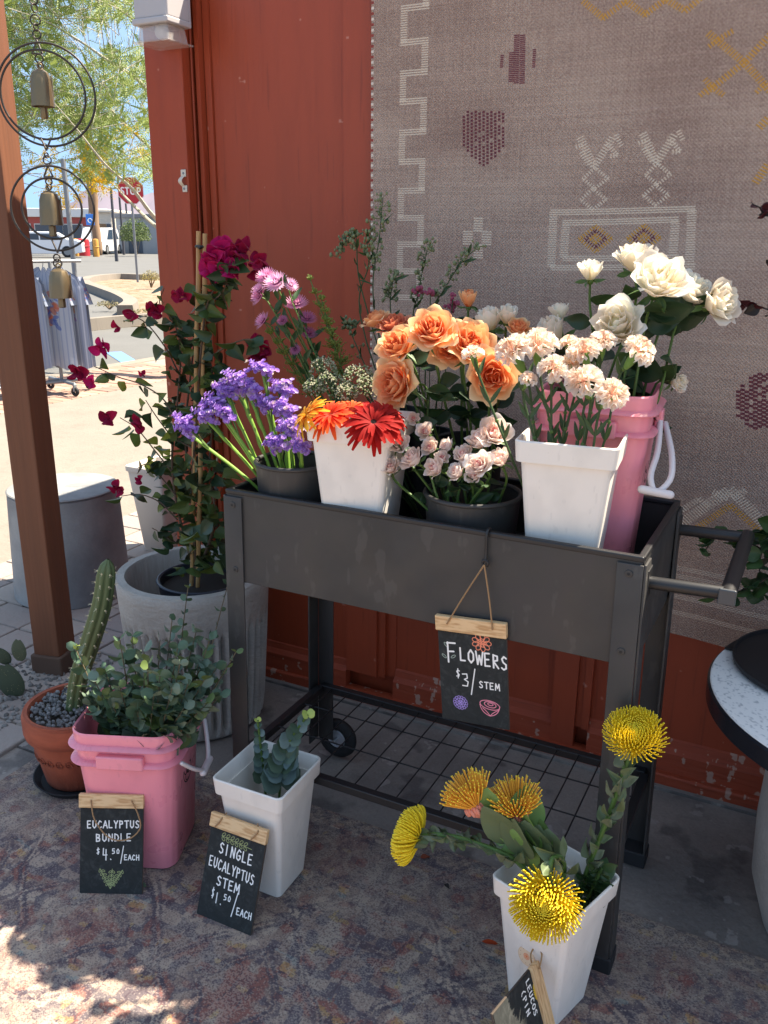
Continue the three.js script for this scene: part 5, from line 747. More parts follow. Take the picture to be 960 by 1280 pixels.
  const bracts = (u, v, z, n, spread, s, dark) => { for (let i = 0; i < n; i++) { const c = L(onZ(u + rr(-spread, spread), v + rr(-spread, spread) * 0.7, z + rr(-.012, .012))), a0 = rr(0, 6.28), ax = V(rr(-.6, .6), rr(-.2, 1), rr(.1, 1)).normalize(); for (let k = 0; k < 3; k++) { const a = a0 + k * 2.094, e = V(Math.cos(a), Math.sin(a), 0).applyQuaternion(new THREE.Quaternion().setFromUnitVectors(V(0, 0, 1), ax)); put(o, 'bract', bract[k % 2], dark ? bm[2 + (i + k) % 2] : bm[(i + k) % 2], c, e.multiplyScalar(0.8).addScaledVector(ax, 0.7), rr(-.4, .4), s * rr(0.85, 1.15)); } } };
  bracts(280, 326, -0.33, 11, 22, 0.034); bracts(305, 318, -0.33, 3, 8, 0.032, 1); bracts(326, 335, -0.34, 3, 10, 0.030, 1); bracts(328, 440, -0.34, 4, 14, 0.028, 1); bracts(130, 434, -0.30, 2, 3, 0.030); bracts(101, 465, -0.30, 2, 5, 0.032, 1); bracts(116, 478, -0.3, 1, 2, 0.024); bracts(137, 522, -0.3, 2, 4, 0.028, 1); bracts(170, 530, -0.3, 2, 8, 0.026, 1); bracts(169, 392, -0.3, 1, 2, 0.026, 1); bracts(146, 410, -0.3, 1, 2, 0.018, 1); bracts(197, 388, -0.33, 3, 10, 0.022, 1); bracts(232, 370, -0.33, 2, 8, 0.024, 1); bracts(148, 612, -0.31, 2, 4, 0.026, 1); bracts(176, 600, -0.31, 1, 3, 0.016, 1); bracts(180, 470, -0.31, 1, 4, 0.014, 1);
}

// ---------------------------------------------------------------- cactus pot, prickly pear
{
  const C = V(-0.482, 0, 0.0), o = thing('terracotta_pot', 'reddish terracotta pot with stamped swirl band on a black saucer', 'pot', [C.x, 0.008, C.z]), terTex = tex(256, 256, (u, v) => { const a = fbm(u * 8, v * 8, 501, 4, 8, 8); return mix([0.64, 0.33, 0.22], [0.54, 0.27, 0.18], step(0.3, 0.7, a)); }), tm = mat('#ffffff', 0.85, { map: terTex, bumpMap: roughBump, bumpScale: 0.001 });
  mk('body', lathe([[0, 0.0], [0.076, 0.0], [0.080, 0.004], [0.104, 0.125], [0.106, 0.14], [0.100, 0.14], [0.095, 0.11], [0.07, 0.008], [0, 0.008]], 56), tm, o);
  mk('rim', lathe([[0.102, 0.128], [0.115, 0.132], [0.118, 0.142], [0.118, 0.180], [0.114, 0.190], [0.104, 0.190], [0.100, 0.182], [0.099, 0.128]], 56), tm, o);
  for (let i = 0; i < 26; i++) { const a = i / 26 * 6.283, s = mk('stamp', merge([new THREE.TorusGeometry(0.0085, 0.002, 6, 14, 5).rotateZ(1), new THREE.TorusGeometry(0.004, 0.0018, 6, 10, 4).translate(0.002, 0, 0)]), tm, o), y = 0.085, r = 0.0805 + (0.104 - 0.0805) * (y / 0.125) + 0.0; s.position.set(Math.cos(a) * r, y, Math.sin(a) * r); s.rotation.y = Math.PI / 2 - a; }
  const sc = thing('saucer', 'black plastic saucer under the terracotta pot', 'saucer', C); mk('dish', lathe([[0, 0.0], [0.094, 0.0], [0.110, 0.020], [0.107, 0.021], [0.092, 0.006], [0, 0.006]], 44), M.rubber, sc);
  const peb = new THREE.InstancedMesh(new THREE.IcosahedronGeometry(1, 0), mat('#ffffff', 0.9), 420), m = new THREE.Matrix4(); for (let i = 0; i < 420; i++) { const a = rr(0, 6.28), r = Math.sqrt(rnd()) * 0.097, s = rr(0.003, 0.0062); m.compose(V(C.x + Math.cos(a) * r, 0.193 + rr(-.003, .002), C.z + Math.sin(a) * r), new THREE.Quaternion().setFromEuler(new THREE.Euler(rr(0, 6), rr(0, 6), 0)), V(s * rr(1, 1.5), s * 0.8, s)); peb.setMatrixAt(i, m); const c = rr(0.07, 0.22); peb.setColorAt(i, lin(c, c * 0.97, c * 0.95)); } peb.name = 'pebbles'; scene.add(tag(peb, 'grey pebbles covering the soil of the terracotta pot', 'pebbles', null, 'stuff')); peb.castShadow = peb.receiveShadow = true;
  mk('soil', new THREE.CircleGeometry(0.1, 30).rotateX(-Math.PI / 2).translate(0, 0.17, 0), mat(lin(0.05, 0.04, 0.03), 0.95), o);
  // ribbed column, bent
  const base = V(C.x + 0.0, 0.185, C.z + 0.0), top = onZ(135, 699, 0.0), cur = spline([V(0, 0, 0), onZ(98, 850, -0.005).sub(base), onZ(112, 805, 0).sub(base), onZ(128, 752, 0).sub(base), top.clone().sub(base)], 30), nr = 7, seg = 42, Pp = [], I = [];
  cur.forEach((p, i) => { const t = cur[Math.min(30, i + 1)].clone().sub(cur[Math.max(0, i - 1)]).normalize(), nx = V(0, 0, 1).cross(t).normalize(), nz = t.clone().cross(nx), f = i / 30, R = (0.0185 + 0.003 * Math.sin(f * 3)) * (f > 0.9 ? Math.sqrt(Math.max(0.02, 1 - Math.pow((f - 0.9) / 0.1, 2))) : 1); for (let k = 0; k < seg; k++) { const a = k / seg * 6.2832, q = R * (0.80 + 0.26 * Math.pow(Math.abs(Math.cos(a * nr / 2)), 0.7)); Pp.push(p.x + nx.x * Math.cos(a) * q + nz.x * Math.sin(a) * q, p.y + nx.y * Math.cos(a) * q + nz.y * Math.sin(a) * q, p.z + nx.z * Math.cos(a) * q + nz.z * Math.sin(a) * q); } });
  for (let i = 0; i < 30; i++) for (let k = 0; k < seg; k++) { const a = i * seg + k, b = i * seg + (k + 1) % seg; I.push(a, b, a + seg, b, b + seg, a + seg); }
  const g = new THREE.BufferGeometry(); g.setAttribute('position', new THREE.Float32BufferAttribute(Pp, 3)); g.setIndex(I); g.computeVertexNormals();
  const cactTex = mat(lin(0.085, 0.12, 0.045), 0.6), c = thing('column_cactus', 'bent ribbed column cactus rising from the terracotta pot', 'cactus', base); mk('column', g, cactTex, c);
  const are = [], spn = []; for (let i = 2; i < 29; i += 2) for (let k = 0; k < nr; k++) { const idx = (i * seg + Math.round(k * seg / nr) % seg) * 3, p = V(Pp[idx], Pp[idx + 1], Pp[idx + 2]), out = p.clone().sub(cur[i]).normalize(); are.push(new THREE.SphereGeometry(0.0021, 6, 4).translate(p.x, p.y, p.z)); for (let j = 0; j < 4; j++) spn.push(cyl(p, p.clone().addScaledVector(out.clone().add(V(rr(-.8, .8), rr(-.8, .8), rr(-.8, .8))).normalize(), 0.008), 0.0004, 0.0002, 3)); }
  stuff(mk('areoles', merge(are), mat('#c9bd96', 0.9), c)); stuff(mk('spines', merge(spn), mat('#cbbf9e', 0.8), c));
}
{
  const B = onY(12, 868, 0), o = thing('prickly_pear', 'small dark prickly pear cactus with heart shaped pads in the gravel', 'cactus', B), pm = [mat(lin(0.06, 0.075, 0.04), 0.75), mat(lin(0.075, 0.085, 0.045), 0.75)];
  const pad = sheet(10, 8, (s, t) => { const w = 0.5 * Math.pow(Math.sin(Math.PI * (0.06 + 0.90 * Math.pow(t, 0.85))), 0.6); return [s * w, t - (t > 0.9 ? 0.05 * (1 - Math.abs(s)) : 0), 0.07 * Math.sqrt(Math.max(0, 1 - s * s)) * Math.sin(Math.PI * Math.min(1, t + 0.05))]; }), pad2 = pad.clone().scale(1, 1, -1), pg = merge([pad, pad2]);
  for (const [u, v, s, r, k] of [[20, 868, 0.10, 0.1, 0], [24, 822, 0.062, -0.15, 1], [-4, 862, 0.10, 0.25, 1], [10, 826, 0.05, 0.3, 0]]) { const p = onY(u, v, 0).sub(B); const q = onZ(u, v, B.z).sub(B); const d = mk('pad', pg, pm[k], o); d.position.set(q.x, Math.max(-0.01, q.y - 0.01), q.z); d.rotation.set(0.1, 0.5 + r, r); d.scale.set(s * 0.72, s * 1.15, s); const g = []; for (let i = 0; i < 40; i++) g.push(new THREE.OctahedronGeometry(0.014, 0).translate(rr(-.35, .35), rr(.15, .9), (i % 2 ? 1 : -1) * 0.065)); stuff(mk('areoles', merge(g), mat('#8d8460', 0.9), d)); }
}

// ---------------------------------------------------------------- drum stool, side table, tray
{
  const st = tex(512, 512, (u, v) => { const a = fbm(u * 7, v * 5, 601, 5, 7, 5), b = fbm(u * 25, v * 25, 603, 4, 25, 25), c = vn(u * 256, v * 256, 605, 256); return mix([0.56, 0.56, 0.55], [0.43, 0.43, 0.43], step(0.25, 0.75, a) * 0.8 + (b - 0.5) * 0.5 + (c - 0.5) * 0.15); });
  const sm = mat('#ffffff', 0.8, { map: st, bumpMap: roughBump, bumpScale: 0.001 });
  const o = thing('drum_stool', 'grey concrete drum stool with a half sunlit top beside the post', 'stool', [-1.385, 0, -0.850]);
  mk('body', lathe([[0, 0], [0.200, 0], [0.206, 0.006], [0.198, 0.2], [0.190, 0.389], [0.187, 0.393], [0, 0.393]], 64), sm, o);
  mk('top', lathe([[0, 0.393], [0.188, 0.3932], [0.192, 0.396], [0.192, 0.399], [0.188, 0.402], [0, 0.402]], 64), sm, o);
}
{
  const terr = tex(512, 512, (u, v) => { const a = vn(u * 200, v * 200, 611, 200), b = vn(u * 90, v * 90, 613, 90); return mix([0.90, 0.90, 0.885], [0.70, 0.71, 0.71], step(0.55, 0.85, a * 0.6 + b * 0.4)); }); terr.repeat.set(2, 2);
  const o = thing('side_table', 'round side table with speckled white top, black edge and grey pedestal', 'table', [1.205, 0, -0.30]);
  mk('top', lathe([[0, 0.4935], [0.313, 0.4935], [0.3145, 0.4965], [0.313, 0.4985], [0, 0.5]], 96), mat('#ffffff', 0.5, { map: terr }), o);
  mk('edge_band', lathe([[0.20, 0.455], [0.312, 0.456], [0.318, 0.460], [0.3185, 0.492], [0.3155, 0.4955], [0.3135, 0.4955], [0.3135, 0.462], [0.20, 0.46]], 96), mat(lin(0.012, 0.013, 0.018), 0.25), o);
  mk('pedestal', lathe([[0, 0], [0.155, 0], [0.163, 0.006], [0.192, 0.10], [0.198, 0.22], [0.192, 0.45], [0.18, 0.4555], [0, 0.4555]], 72), M.stone, o);
  const t = thing('round_tray', 'black round tray on the speckled side table', 'tray', [1.085, 0.5, -0.372]); mk('dish', lathe([[0, 0.001], [0.160, 0.001], [0.165, 0.006], [0.166, 0.014], [0.162, 0.0145], [0.160, 0.008], [0, 0.008]], 80), mat(lin(0.008, 0.008, 0.010), 0.55), t);
}
{ const b = thing('black_segment', 'flat black segment covering the back of the side table', 'board', [1.205, 0.5, -0.30]); { const s = new THREE.Shape(); s.absarc(0, 0, 0.312, 0.27, Math.PI - 0.27, false); s.closePath(); const sg = new THREE.ExtrudeGeometry(s, { depth: 0.004, bevelEnabled: false, curveSegments: 48 }).rotateX(-Math.PI / 2).translate(0, 0.0006, 0); mk('slab', sg, mat(lin(0.008, 0.008, 0.010), 0.6), b); mk('back_tab', rb(0.05, 0.005, 0.012, 0.002, 0.0, 0.0070, -0.29), mat(lin(0.02, 0.02, 0.02), 0.6), b); } }  // plain black segment laid over the back of the table top
{ // plant in its pot on the tray, only its outer sprigs in view
  const B = V(1.24, 0.508, -0.40), o = thing('dark_leaved_plant', 'green leaved shrub in a pot on the tray with maroon sprigs', 'plant', B);
  mk('pot', lathe([[0, 0], [0.09, 0], [0.12, 0.16], [0.112, 0.16], [0.085, 0.008], [0, 0.008]], 36), mat(lin(0.03, 0.03, 0.032), 0.5), o); mk('soil', new THREE.CircleGeometry(0.11, 24).rotateX(-Math.PI / 2).translate(0, 0.14, 0), mat(lin(0.02, 0.016, 0.012), 0.9), o);
  const lm = [M.leafMid, leafMat(lin(0.04, 0.085, 0.022), 0.4), M.leafDark], mar = [leafMat(lin(0.06, 0.012, 0.016), 0.5), leafMat(lin(0.03, 0.022, 0.018), 0.5)], wood = mat(lin(0.05, 0.035, 0.025), 0.85);
  const sprig = (px, z, ms, s, n) => { const pts = spline([V(0, 0.14, 0), ...px.map(([u, v]) => onZ(u, v, z).sub(B))], n); mk('branch', taper(pts, pts.map((_, i) => 0.0028 - 0.0018 * i / n), 5), wood, o); for (let i = Math.floor(n * 0.30); i <= n; i++) { const a = rr(0, 6.28), d = V(Math.cos(a), rr(-.7, .4), Math.sin(a)); put(o, 'leaf', pick(ovalLeaf), pick(ms), pts[i], d, rr(-.8, .8), rr(s * 0.7, s * 1.2)); } };
  sprig([[1010, 720], [960, 690], [900, 668], [880, 690]], -0.40, lm, 0.036, 26); sprig([[1010, 700], [965, 720], [935, 735], [900, 745]], -0.36, lm, 0.042, 26); sprig([[1000, 650], [965, 670], [950, 700], [955, 750]], -0.38, lm, 0.045, 26); sprig([[1010, 700], [970, 675], [945, 665], [925, 690]], -0.40, lm, 0.040, 28);
  sprig([[1040, 430], [985, 400], [955, 385], [930, 380]], -0.45, mar, 0.026, 24); sprig([[1040, 380], [990, 300], [960, 265], [940, 255]], -0.45, mar, 0.025, 24); sprig([[1060, 420], [1000, 350], [975, 330], [962, 325]], -0.45, mar, 0.024, 20);
}

// ---------------------------------------------------------------- post, wind chime, wall light, latch
const postTex = tex(256, 1024, (u, v) => { const n = fbm(u * 24, v * 4, 701, 4, 24, 4), k = fbm(u * 5, v * 9, 703, 3, 5, 9); return mix([0.45, 0.27, 0.165], [0.41, 0.245, 0.148], step(0.3, 0.7, n) * 0.7 + k * 0.3); }); postTex.repeat.set(6, 0.6);
{
  const C = V(-0.965, 0, -0.375), o = thing('porch_post', 'square brown stained timber post beside the gravel', 'post', C, 0.235), pm = mat('#ffffff', 0.7, { map: postTex, bumpMap: gb, bumpScale: 0.0015 });
  const g = rb(0.086, 2.06, 0.086, 0.004, 0, 1.09, 0), p = g.attributes.position, uv = g.attributes.uv; for (let i = 0; i < p.count; i++) uv.setXY(i, p.getX(i) + p.getZ(i), p.getY(i)); mk('shaft', g, pm, o);
  mk('base_block', rb(0.104, 0.064, 0.104, 0.006, 0, 0.030, 0), mat('#5a4436', 0.9), o);
  mk('chime_arm', wire([V(0.03, 2.0, 0.03), V(0.12, 2.03, 0.10), V(0.175, 2.02, 0.155), V(0.18, 1.985, 0.16)], 0.005, 16, 8), M.black, o);
}
{
  const t0 = 2.05, brass = mat(lin(0.20, 0.15, 0.085), 0.42, { metalness: 0.75 }), iron = mat(lin(0.045, 0.036, 0.03), 0.45, { metalness: 0.4 });
  const top = onT(42, 12, t0), o = thing('bell_chime', 'hanging chime of three brass bells in paired iron rings', 'wind chime', top), L = (u, v) => onT(u, v, t0).sub(top), face = CR.clone(), yaw = Math.atan2(-CR.z, CR.x);
  const ring = (u, v, R, n) => { const m = mk(n, new THREE.TorusGeometry(size(R, onT(u, v, t0)), 0.0026, 8, 72), iron, o); m.position.copy(L(u, v)); m.rotation.y = yaw + 0.12; };
  ring(58, 119, 59, 'outer_ring'); ring(54, 119, 51, 'inner_ring'); ring(66, 261, 50, 'outer_ring'); ring(65, 261, 36, 'inner_ring');
  const rod = (a, b) => mk('rod', cyl(L(...a), L(...b), 0.0022, 0.0022, 6), iron, o);
  for (const [a, b] of [[[46, 50], [40, 67]], [[46, 50], [53, 67]], [[40, 67], [53, 67]], [[51, 172], [58, 188]], [[64, 172], [58, 188]], [[60, 206], [55, 221]], [[60, 206], [66, 221]], [[55, 221], [66, 221]], [[65, 300], [72, 316]], [[77, 300], [72, 316]]]) rod(a, b);
  const link = (u, v, r, k) => { const m = mk('link', new THREE.TorusGeometry(size(r, onT(u, v, t0)), 0.0018, 6, 16), iron, o); m.position.copy(L(u, v)); m.rotation.y = yaw + k; };
  for (const [u, v, r, k] of [[42, 0, 5, 0], [43, 10, 5, 1.2], [44, 25, 6, 0.2], [45, 34, 4, 1.2], [46, 43, 5, 0], [49, 73, 5, 0], [51, 82, 4, 1.1], [58, 194, 3, 1.1], [59, 200, 5, 0], [61, 227, 4, 0], [62, 234, 3, 1.1], [71, 322, 4, 0], [72, 329, 5, 0.2], [73, 336, 3, 1.2]]) link(u, v, r, k);
  for (const [u, v, w, hgt] of [[52, 110, 14, 43], [63, 260, 14, 41], [75, 354, 14, 36]]) {
    const p = onT(u, v, t0), s = size(w, p), H = size(hgt, p), b = mk('bell', merge([lathe([[0, H], [s * 0.35, H * 0.985], [s * 0.7, H * 0.90], [s * 0.88, H * 0.72], [s * 0.95, H * 0.4], [s * 1.02, 0.0], [s * 0.98, 0.0], [s * 0.90, H * 0.4], [s * 0.80, H * 0.72], [0, H * 0.93]], 28), new THREE.TorusGeometry(s * 0.2, 0.0018, 6, 14).translate(0, H * 1.08, 0).toNonIndexed()].map(g => g.index ? g.toNonIndexed() : g)), brass, o); b.position.copy(L(u, v)).y -= H / 2; b.rotation.y = 0.6;
    mk('seam', rb(0.003, H * 0.8, 0.004, 0.001, s * 0.93, H * 0.4, 0), brass, b); mk('clapper', lathe([[0, H * 0.9], [0.0015, H * 0.9], [0.0015, 0], [s * 0.32, -0.002], [s * 0.34, -H * 0.30], [s * 0.28, -H * 0.33], [0, -H * 0.33]], 12), brass, b);
  }
}
{
  const c = onZ(209, 38, -0.555), o = thing('wall_light', 'grey square wall light with clear flared lens on the pilaster', 'wall light', [c.x, c.y, -0.59]), grey = mat(lin(0.42, 0.40, 0.40), 0.5), clear = new THREE.MeshPhysicalMaterial({ color: lin(0.92, 0.9, 0.88), roughness: 0.12, transmission: 0.85, thickness: 0, side: THREE.DoubleSide });
  mk('back_plate', rb(0.11, 0.13, 0.012, 0.003, 0.0, 0.075, 0.006), grey, o); mk('housing', rb(0.118, 0.06, 0.085, 0.006, 0, 0.045, 0.055), grey, o); mk('collar', rb(0.126, 0.014, 0.095, 0.004, 0, 0.010, 0.056), grey, o);
  mk('lens', rings([[0.003, 0.05, 0.006, 0.036], [-0.030, 0.055, 0.007, 0.041], [-0.031, 0.053, 0.006, 0.039], [0.002, 0.048, 0.005, 0.034]], 3).translate(0, 0, 0.056), clear, o);
  mk('lens_flange', rb(0.128, 0.004, 0.098, 0.0015, 0, -0.034, 0.056), clear, o); o.scale.set(0.86, 1.0, 0.95); mk('bulb', new THREE.SphereGeometry(0.020, 16, 12).scale(1, 0.85, 1).translate(0, -0.008, 0.056), mat(lin(0.75, 0.73, 0.7), 0.3), o);
}
{
  const p = onZ(230, 226, -0.588), o = thing('latch_hook', 'small bent white metal bracket screwed to the pilaster', 'bracket', [p.x, p.y, -0.5895]), m = mat(lin(0.62, 0.56, 0.46), 0.4, { metalness: 0.3 });
  mk('upper_tab', rb(0.016, 0.018, 0.004, 0.0018, 0, 0.018, 0.002), m, o); mk('arm', sheet(2, 8, (s, t) => [s * 0.006 - 0.004 * Math.sin(t * 3.14), 0.012 - t * 0.026, 0.003 + 0.010 * Math.sin(t * 3.14)]), m, o); mk('lower_tab', rb(0.015, 0.017, 0.004, 0.0018, 0.002, -0.019, 0.002), m, o);
  for (const y of [0.018, -0.019]) mk('screw', lathe([[0, 0.002], [0.002, 0.0018], [0.0034, 0]], 10).rotateX(Math.PI / 2).translate(0.001, y, 0.004), M.galv, o);
}
{ // pale planter standing past the corner of the shop
  const b = onY(206, 686, 0), o = thing('pale_planter', 'tall tapered cream planter past the corner of the shop', 'planter', [b.x, 0, b.z]); mk('body', rings([[0, 0.058, 0.010], [0.004, 0.060, 0.012], [0.36, 0.092, 0.014], [0.368, 0.090, 0.013], [0.366, 0.080, 0.01], [0.05, 0.055, 0.01]], 4), mat(lin(0.55, 0.50, 0.44), 0.7), o); mk('rim', rings([[0.350, 0.0925, 0.014], [0.352, 0.097, 0.015], [0.372, 0.098, 0.015], [0.375, 0.095, 0.014], [0.374, 0.080, 0.01], [0.352, 0.079, 0.01]], 4), mat(lin(0.55, 0.50, 0.44), 0.7), o);
}
// ---------------------------------------------------------------- across the walk: rack, poles, sign, tree, cars, buildings, hills
const FYAW = Math.atan2(0.68, 0.73);                                  // turned to face the shop
const far = (u, t, y = -0.05) => { const v = 640 + FPX / CD.y * ((y - CAM.y) / t - CF.y - CR.y * (u - 480) / FPX); return onT(u, v, t); };
const hpx = (px, t) => px * t / FPX / 0.96;
{
  const A = onY(52, 494, 0.0), Bp = onY(113, 487, 0.0), d = Bp.clone().sub(A), len = 1.25, dir = d.clone().setY(0).normalize(), end = Bp, o = thing('clothes_rack', 'grey metal rolling clothes rack standing on the brick band', 'rack', end), X = (s, y, k = 0) => dir.clone().multiplyScalar(-s).add(V(dir.z * k, y, -dir.x * k));
  for (const s of [0.24, 1.1]) { mk('upright', cyl(X(s, 0.1), X(s, 1.06), 0.014, 0.014, 10), M.galv, o); mk('foot_bar', cyl(X(s, 0.1, -0.24), X(s, 0.1, 0.24), 0.014, 0.014, 10), M.galv, o); }
  mk('hang_rail', cyl(X(-0.02, 1.06), X(1.35, 1.06), 0.013, 0.013, 10), M.galv, o); for (const k of [-0.04, 0.04]) mk('base_rail', cyl(X(0, 0.1, k), X(1.25, 0.1, k), 0.012, 0.012, 10), M.galv, o);
  for (const [s, k] of [[0, 0.02], [1.1, 0.24], [1.1, -0.24], [0.24, 0.24], [0.24, -0.24]]) { const c = mk('caster', new THREE.TorusGeometry(0.026, 0.014, 8, 18), M.rubber, o); c.position.copy(X(s, 0.04, k)); mk('fork', rb(0.02, 0.06, 0.03, 0.004, 0, 0.03, 0), M.galv, c); }
  const prints = [['#8d93a3', ['#6a4f98', '#c86a34', '#3f62a5']], ['#99a0ad', ['#2f4590', '#b04a2a']], ['#858d9c', ['#4a5f8a', '#8a7a5a']]];
  [[0.16, 0], [0.30, 1], [0.52, 2]].forEach(([s, k], i) => {
    const g0 = (side) => sheet(10, 12, (q, t) => { const w = 0.04 + 0.15 * (t > 0.88 ? (1 - t) / 0.12 : 1) + 0.02 * (1 - t), fold = 0.03 * Math.sin(q * 9 + i * 2 + t * 2) * (1 - t * 0.6); return [side * (0.035 + fold * 0.6) * (t < 0.9 ? 1 : 0.4), -0.78 * (1 - t) + 0.02 * Math.sin(q * 6 + i), q * w]; });
    const t = canvasTex(128, 256, (c) => { c.fillStyle = prints[k][0]; c.fillRect(0, 0, 128, 256); c.globalAlpha = 0.4; for (let j = 0; j < 128; j += 9 + (i * 3) % 5) { c.fillStyle = j % 2 ? '#e4e6ea' : '#5f6f92'; c.fillRect(j, 0, 3, 256); } for (let j = 0; j < 60; j++) { c.fillStyle = prints[k][1][j % prints[k][1].length]; c.globalAlpha = 0.5; c.beginPath(); c.ellipse(64 + (hash(j, i, 1) - 0.5) * 56, 100 + (hash(j, i, 2) - 0.5) * 110, 3 + hash(j, i, 3) * 7, 2 + hash(j, i, 4) * 9, hash(j, i, 5) * 3, 0, 7); c.fill(); } });
    const m = thing('hanging_shirt', ['pale shirt with small bright print hung on the clothes rack', 'white shirt with blue print hung on the clothes rack', 'grey white shirt hung on the clothes rack'][k], 'shirt', end.clone().add(X(s, 1.0)), Math.atan2(-dir.z, dir.x) + 0.75 + 0.1 * i, 'shirts on the rack'); const fm = mat('#ffffff', 0.9, { map: t }); mk('front', g0(1), fm, m); mk('back', g0(-1), fm, m);
    for (const e of [-1, 1]) mk('sleeve', sheet(4, 4, (q, t2) => [0.03 * Math.sin(q * 3), -0.06 - 0.22 * t2, e * (0.15 + 0.07 * t2 + 0.03 * q)]), fm, m); mk('hanger', wire([V(0, 0.06, 0), V(0.015, 0.045, 0), V(0, 0.02, 0), V(0, 0.0, 0)], 0.003, 8, 5), M.galv, m);
  });
}
{ const p = onY(108, 481, -0.03), o = thing('sign_pole', 'slim grey metal pole by the clothes rack', 'pole', p); mk('shaft', cyl(V(0, 0, 0), V(-0.02, 1.9, 0), 0.021, 0.021, 12), M.galv, o); mk('collar', cyl(V(0, 0, 0), V(0, 0.05, 0), 0.034, 0.03, 12), M.galv, o); }
{
  const p = onY(172, 353, 0.02), c = onT(165, 240, p.clone().sub(CAM).dot(CF)), o = thing('stop_sign', 'red octagonal STOP sign on a steel post in the dirt island', 'sign', p, Math.atan2(CAM.x - p.x, CAM.z - p.z) - 0.2), h = c.y - p.y, R = 0.37;
  const t = canvasTex(256, 256, (k) => { const oc = (r) => { k.beginPath(); for (let i = 0; i < 8; i++) { const a = (i + 0.5) * Math.PI / 4; k.lineTo(128 + r * Math.cos(a), 128 + r * Math.sin(a)); } k.closePath(); k.fill(); }; k.fillStyle = '#d8d4d0'; k.fillRect(0, 0, 256, 256); oc(128); k.fillStyle = '#b01c28'; oc(122); k.fillStyle = '#e6e2de'; k.font = 'bold 92px sans-serif'; k.textAlign = 'center'; k.textBaseline = 'middle'; k.save(); k.translate(128, 131); k.scale(0.86, 1); k.fillText('STOP', 0, 0); k.restore(); });
  mk('post', rb(0.06, h + 0.3, 0.04, 0.008, 0, (h + 0.3) / 2, -0.03), M.galv, o);
  mk('plate', new THREE.CylinderGeometry(R, R, 0.006, 8).rotateX(Math.PI / 2).rotateZ(Math.PI / 8).translate(0, h, 0), M.galv, o);
  const g = new THREE.CircleGeometry(R, 8, Math.PI / 8), uv = g.attributes.uv, q = g.attributes.position; for (let i = 0; i < q.count; i++) uv.setXY(i, q.getX(i) / (2 * R) + 0.5, q.getY(i) / (2 * R) + 0.5); mk('sign_face', g.translate(0, h, 0.005), mat('#ffffff', 0.5, { map: t }), o);
}
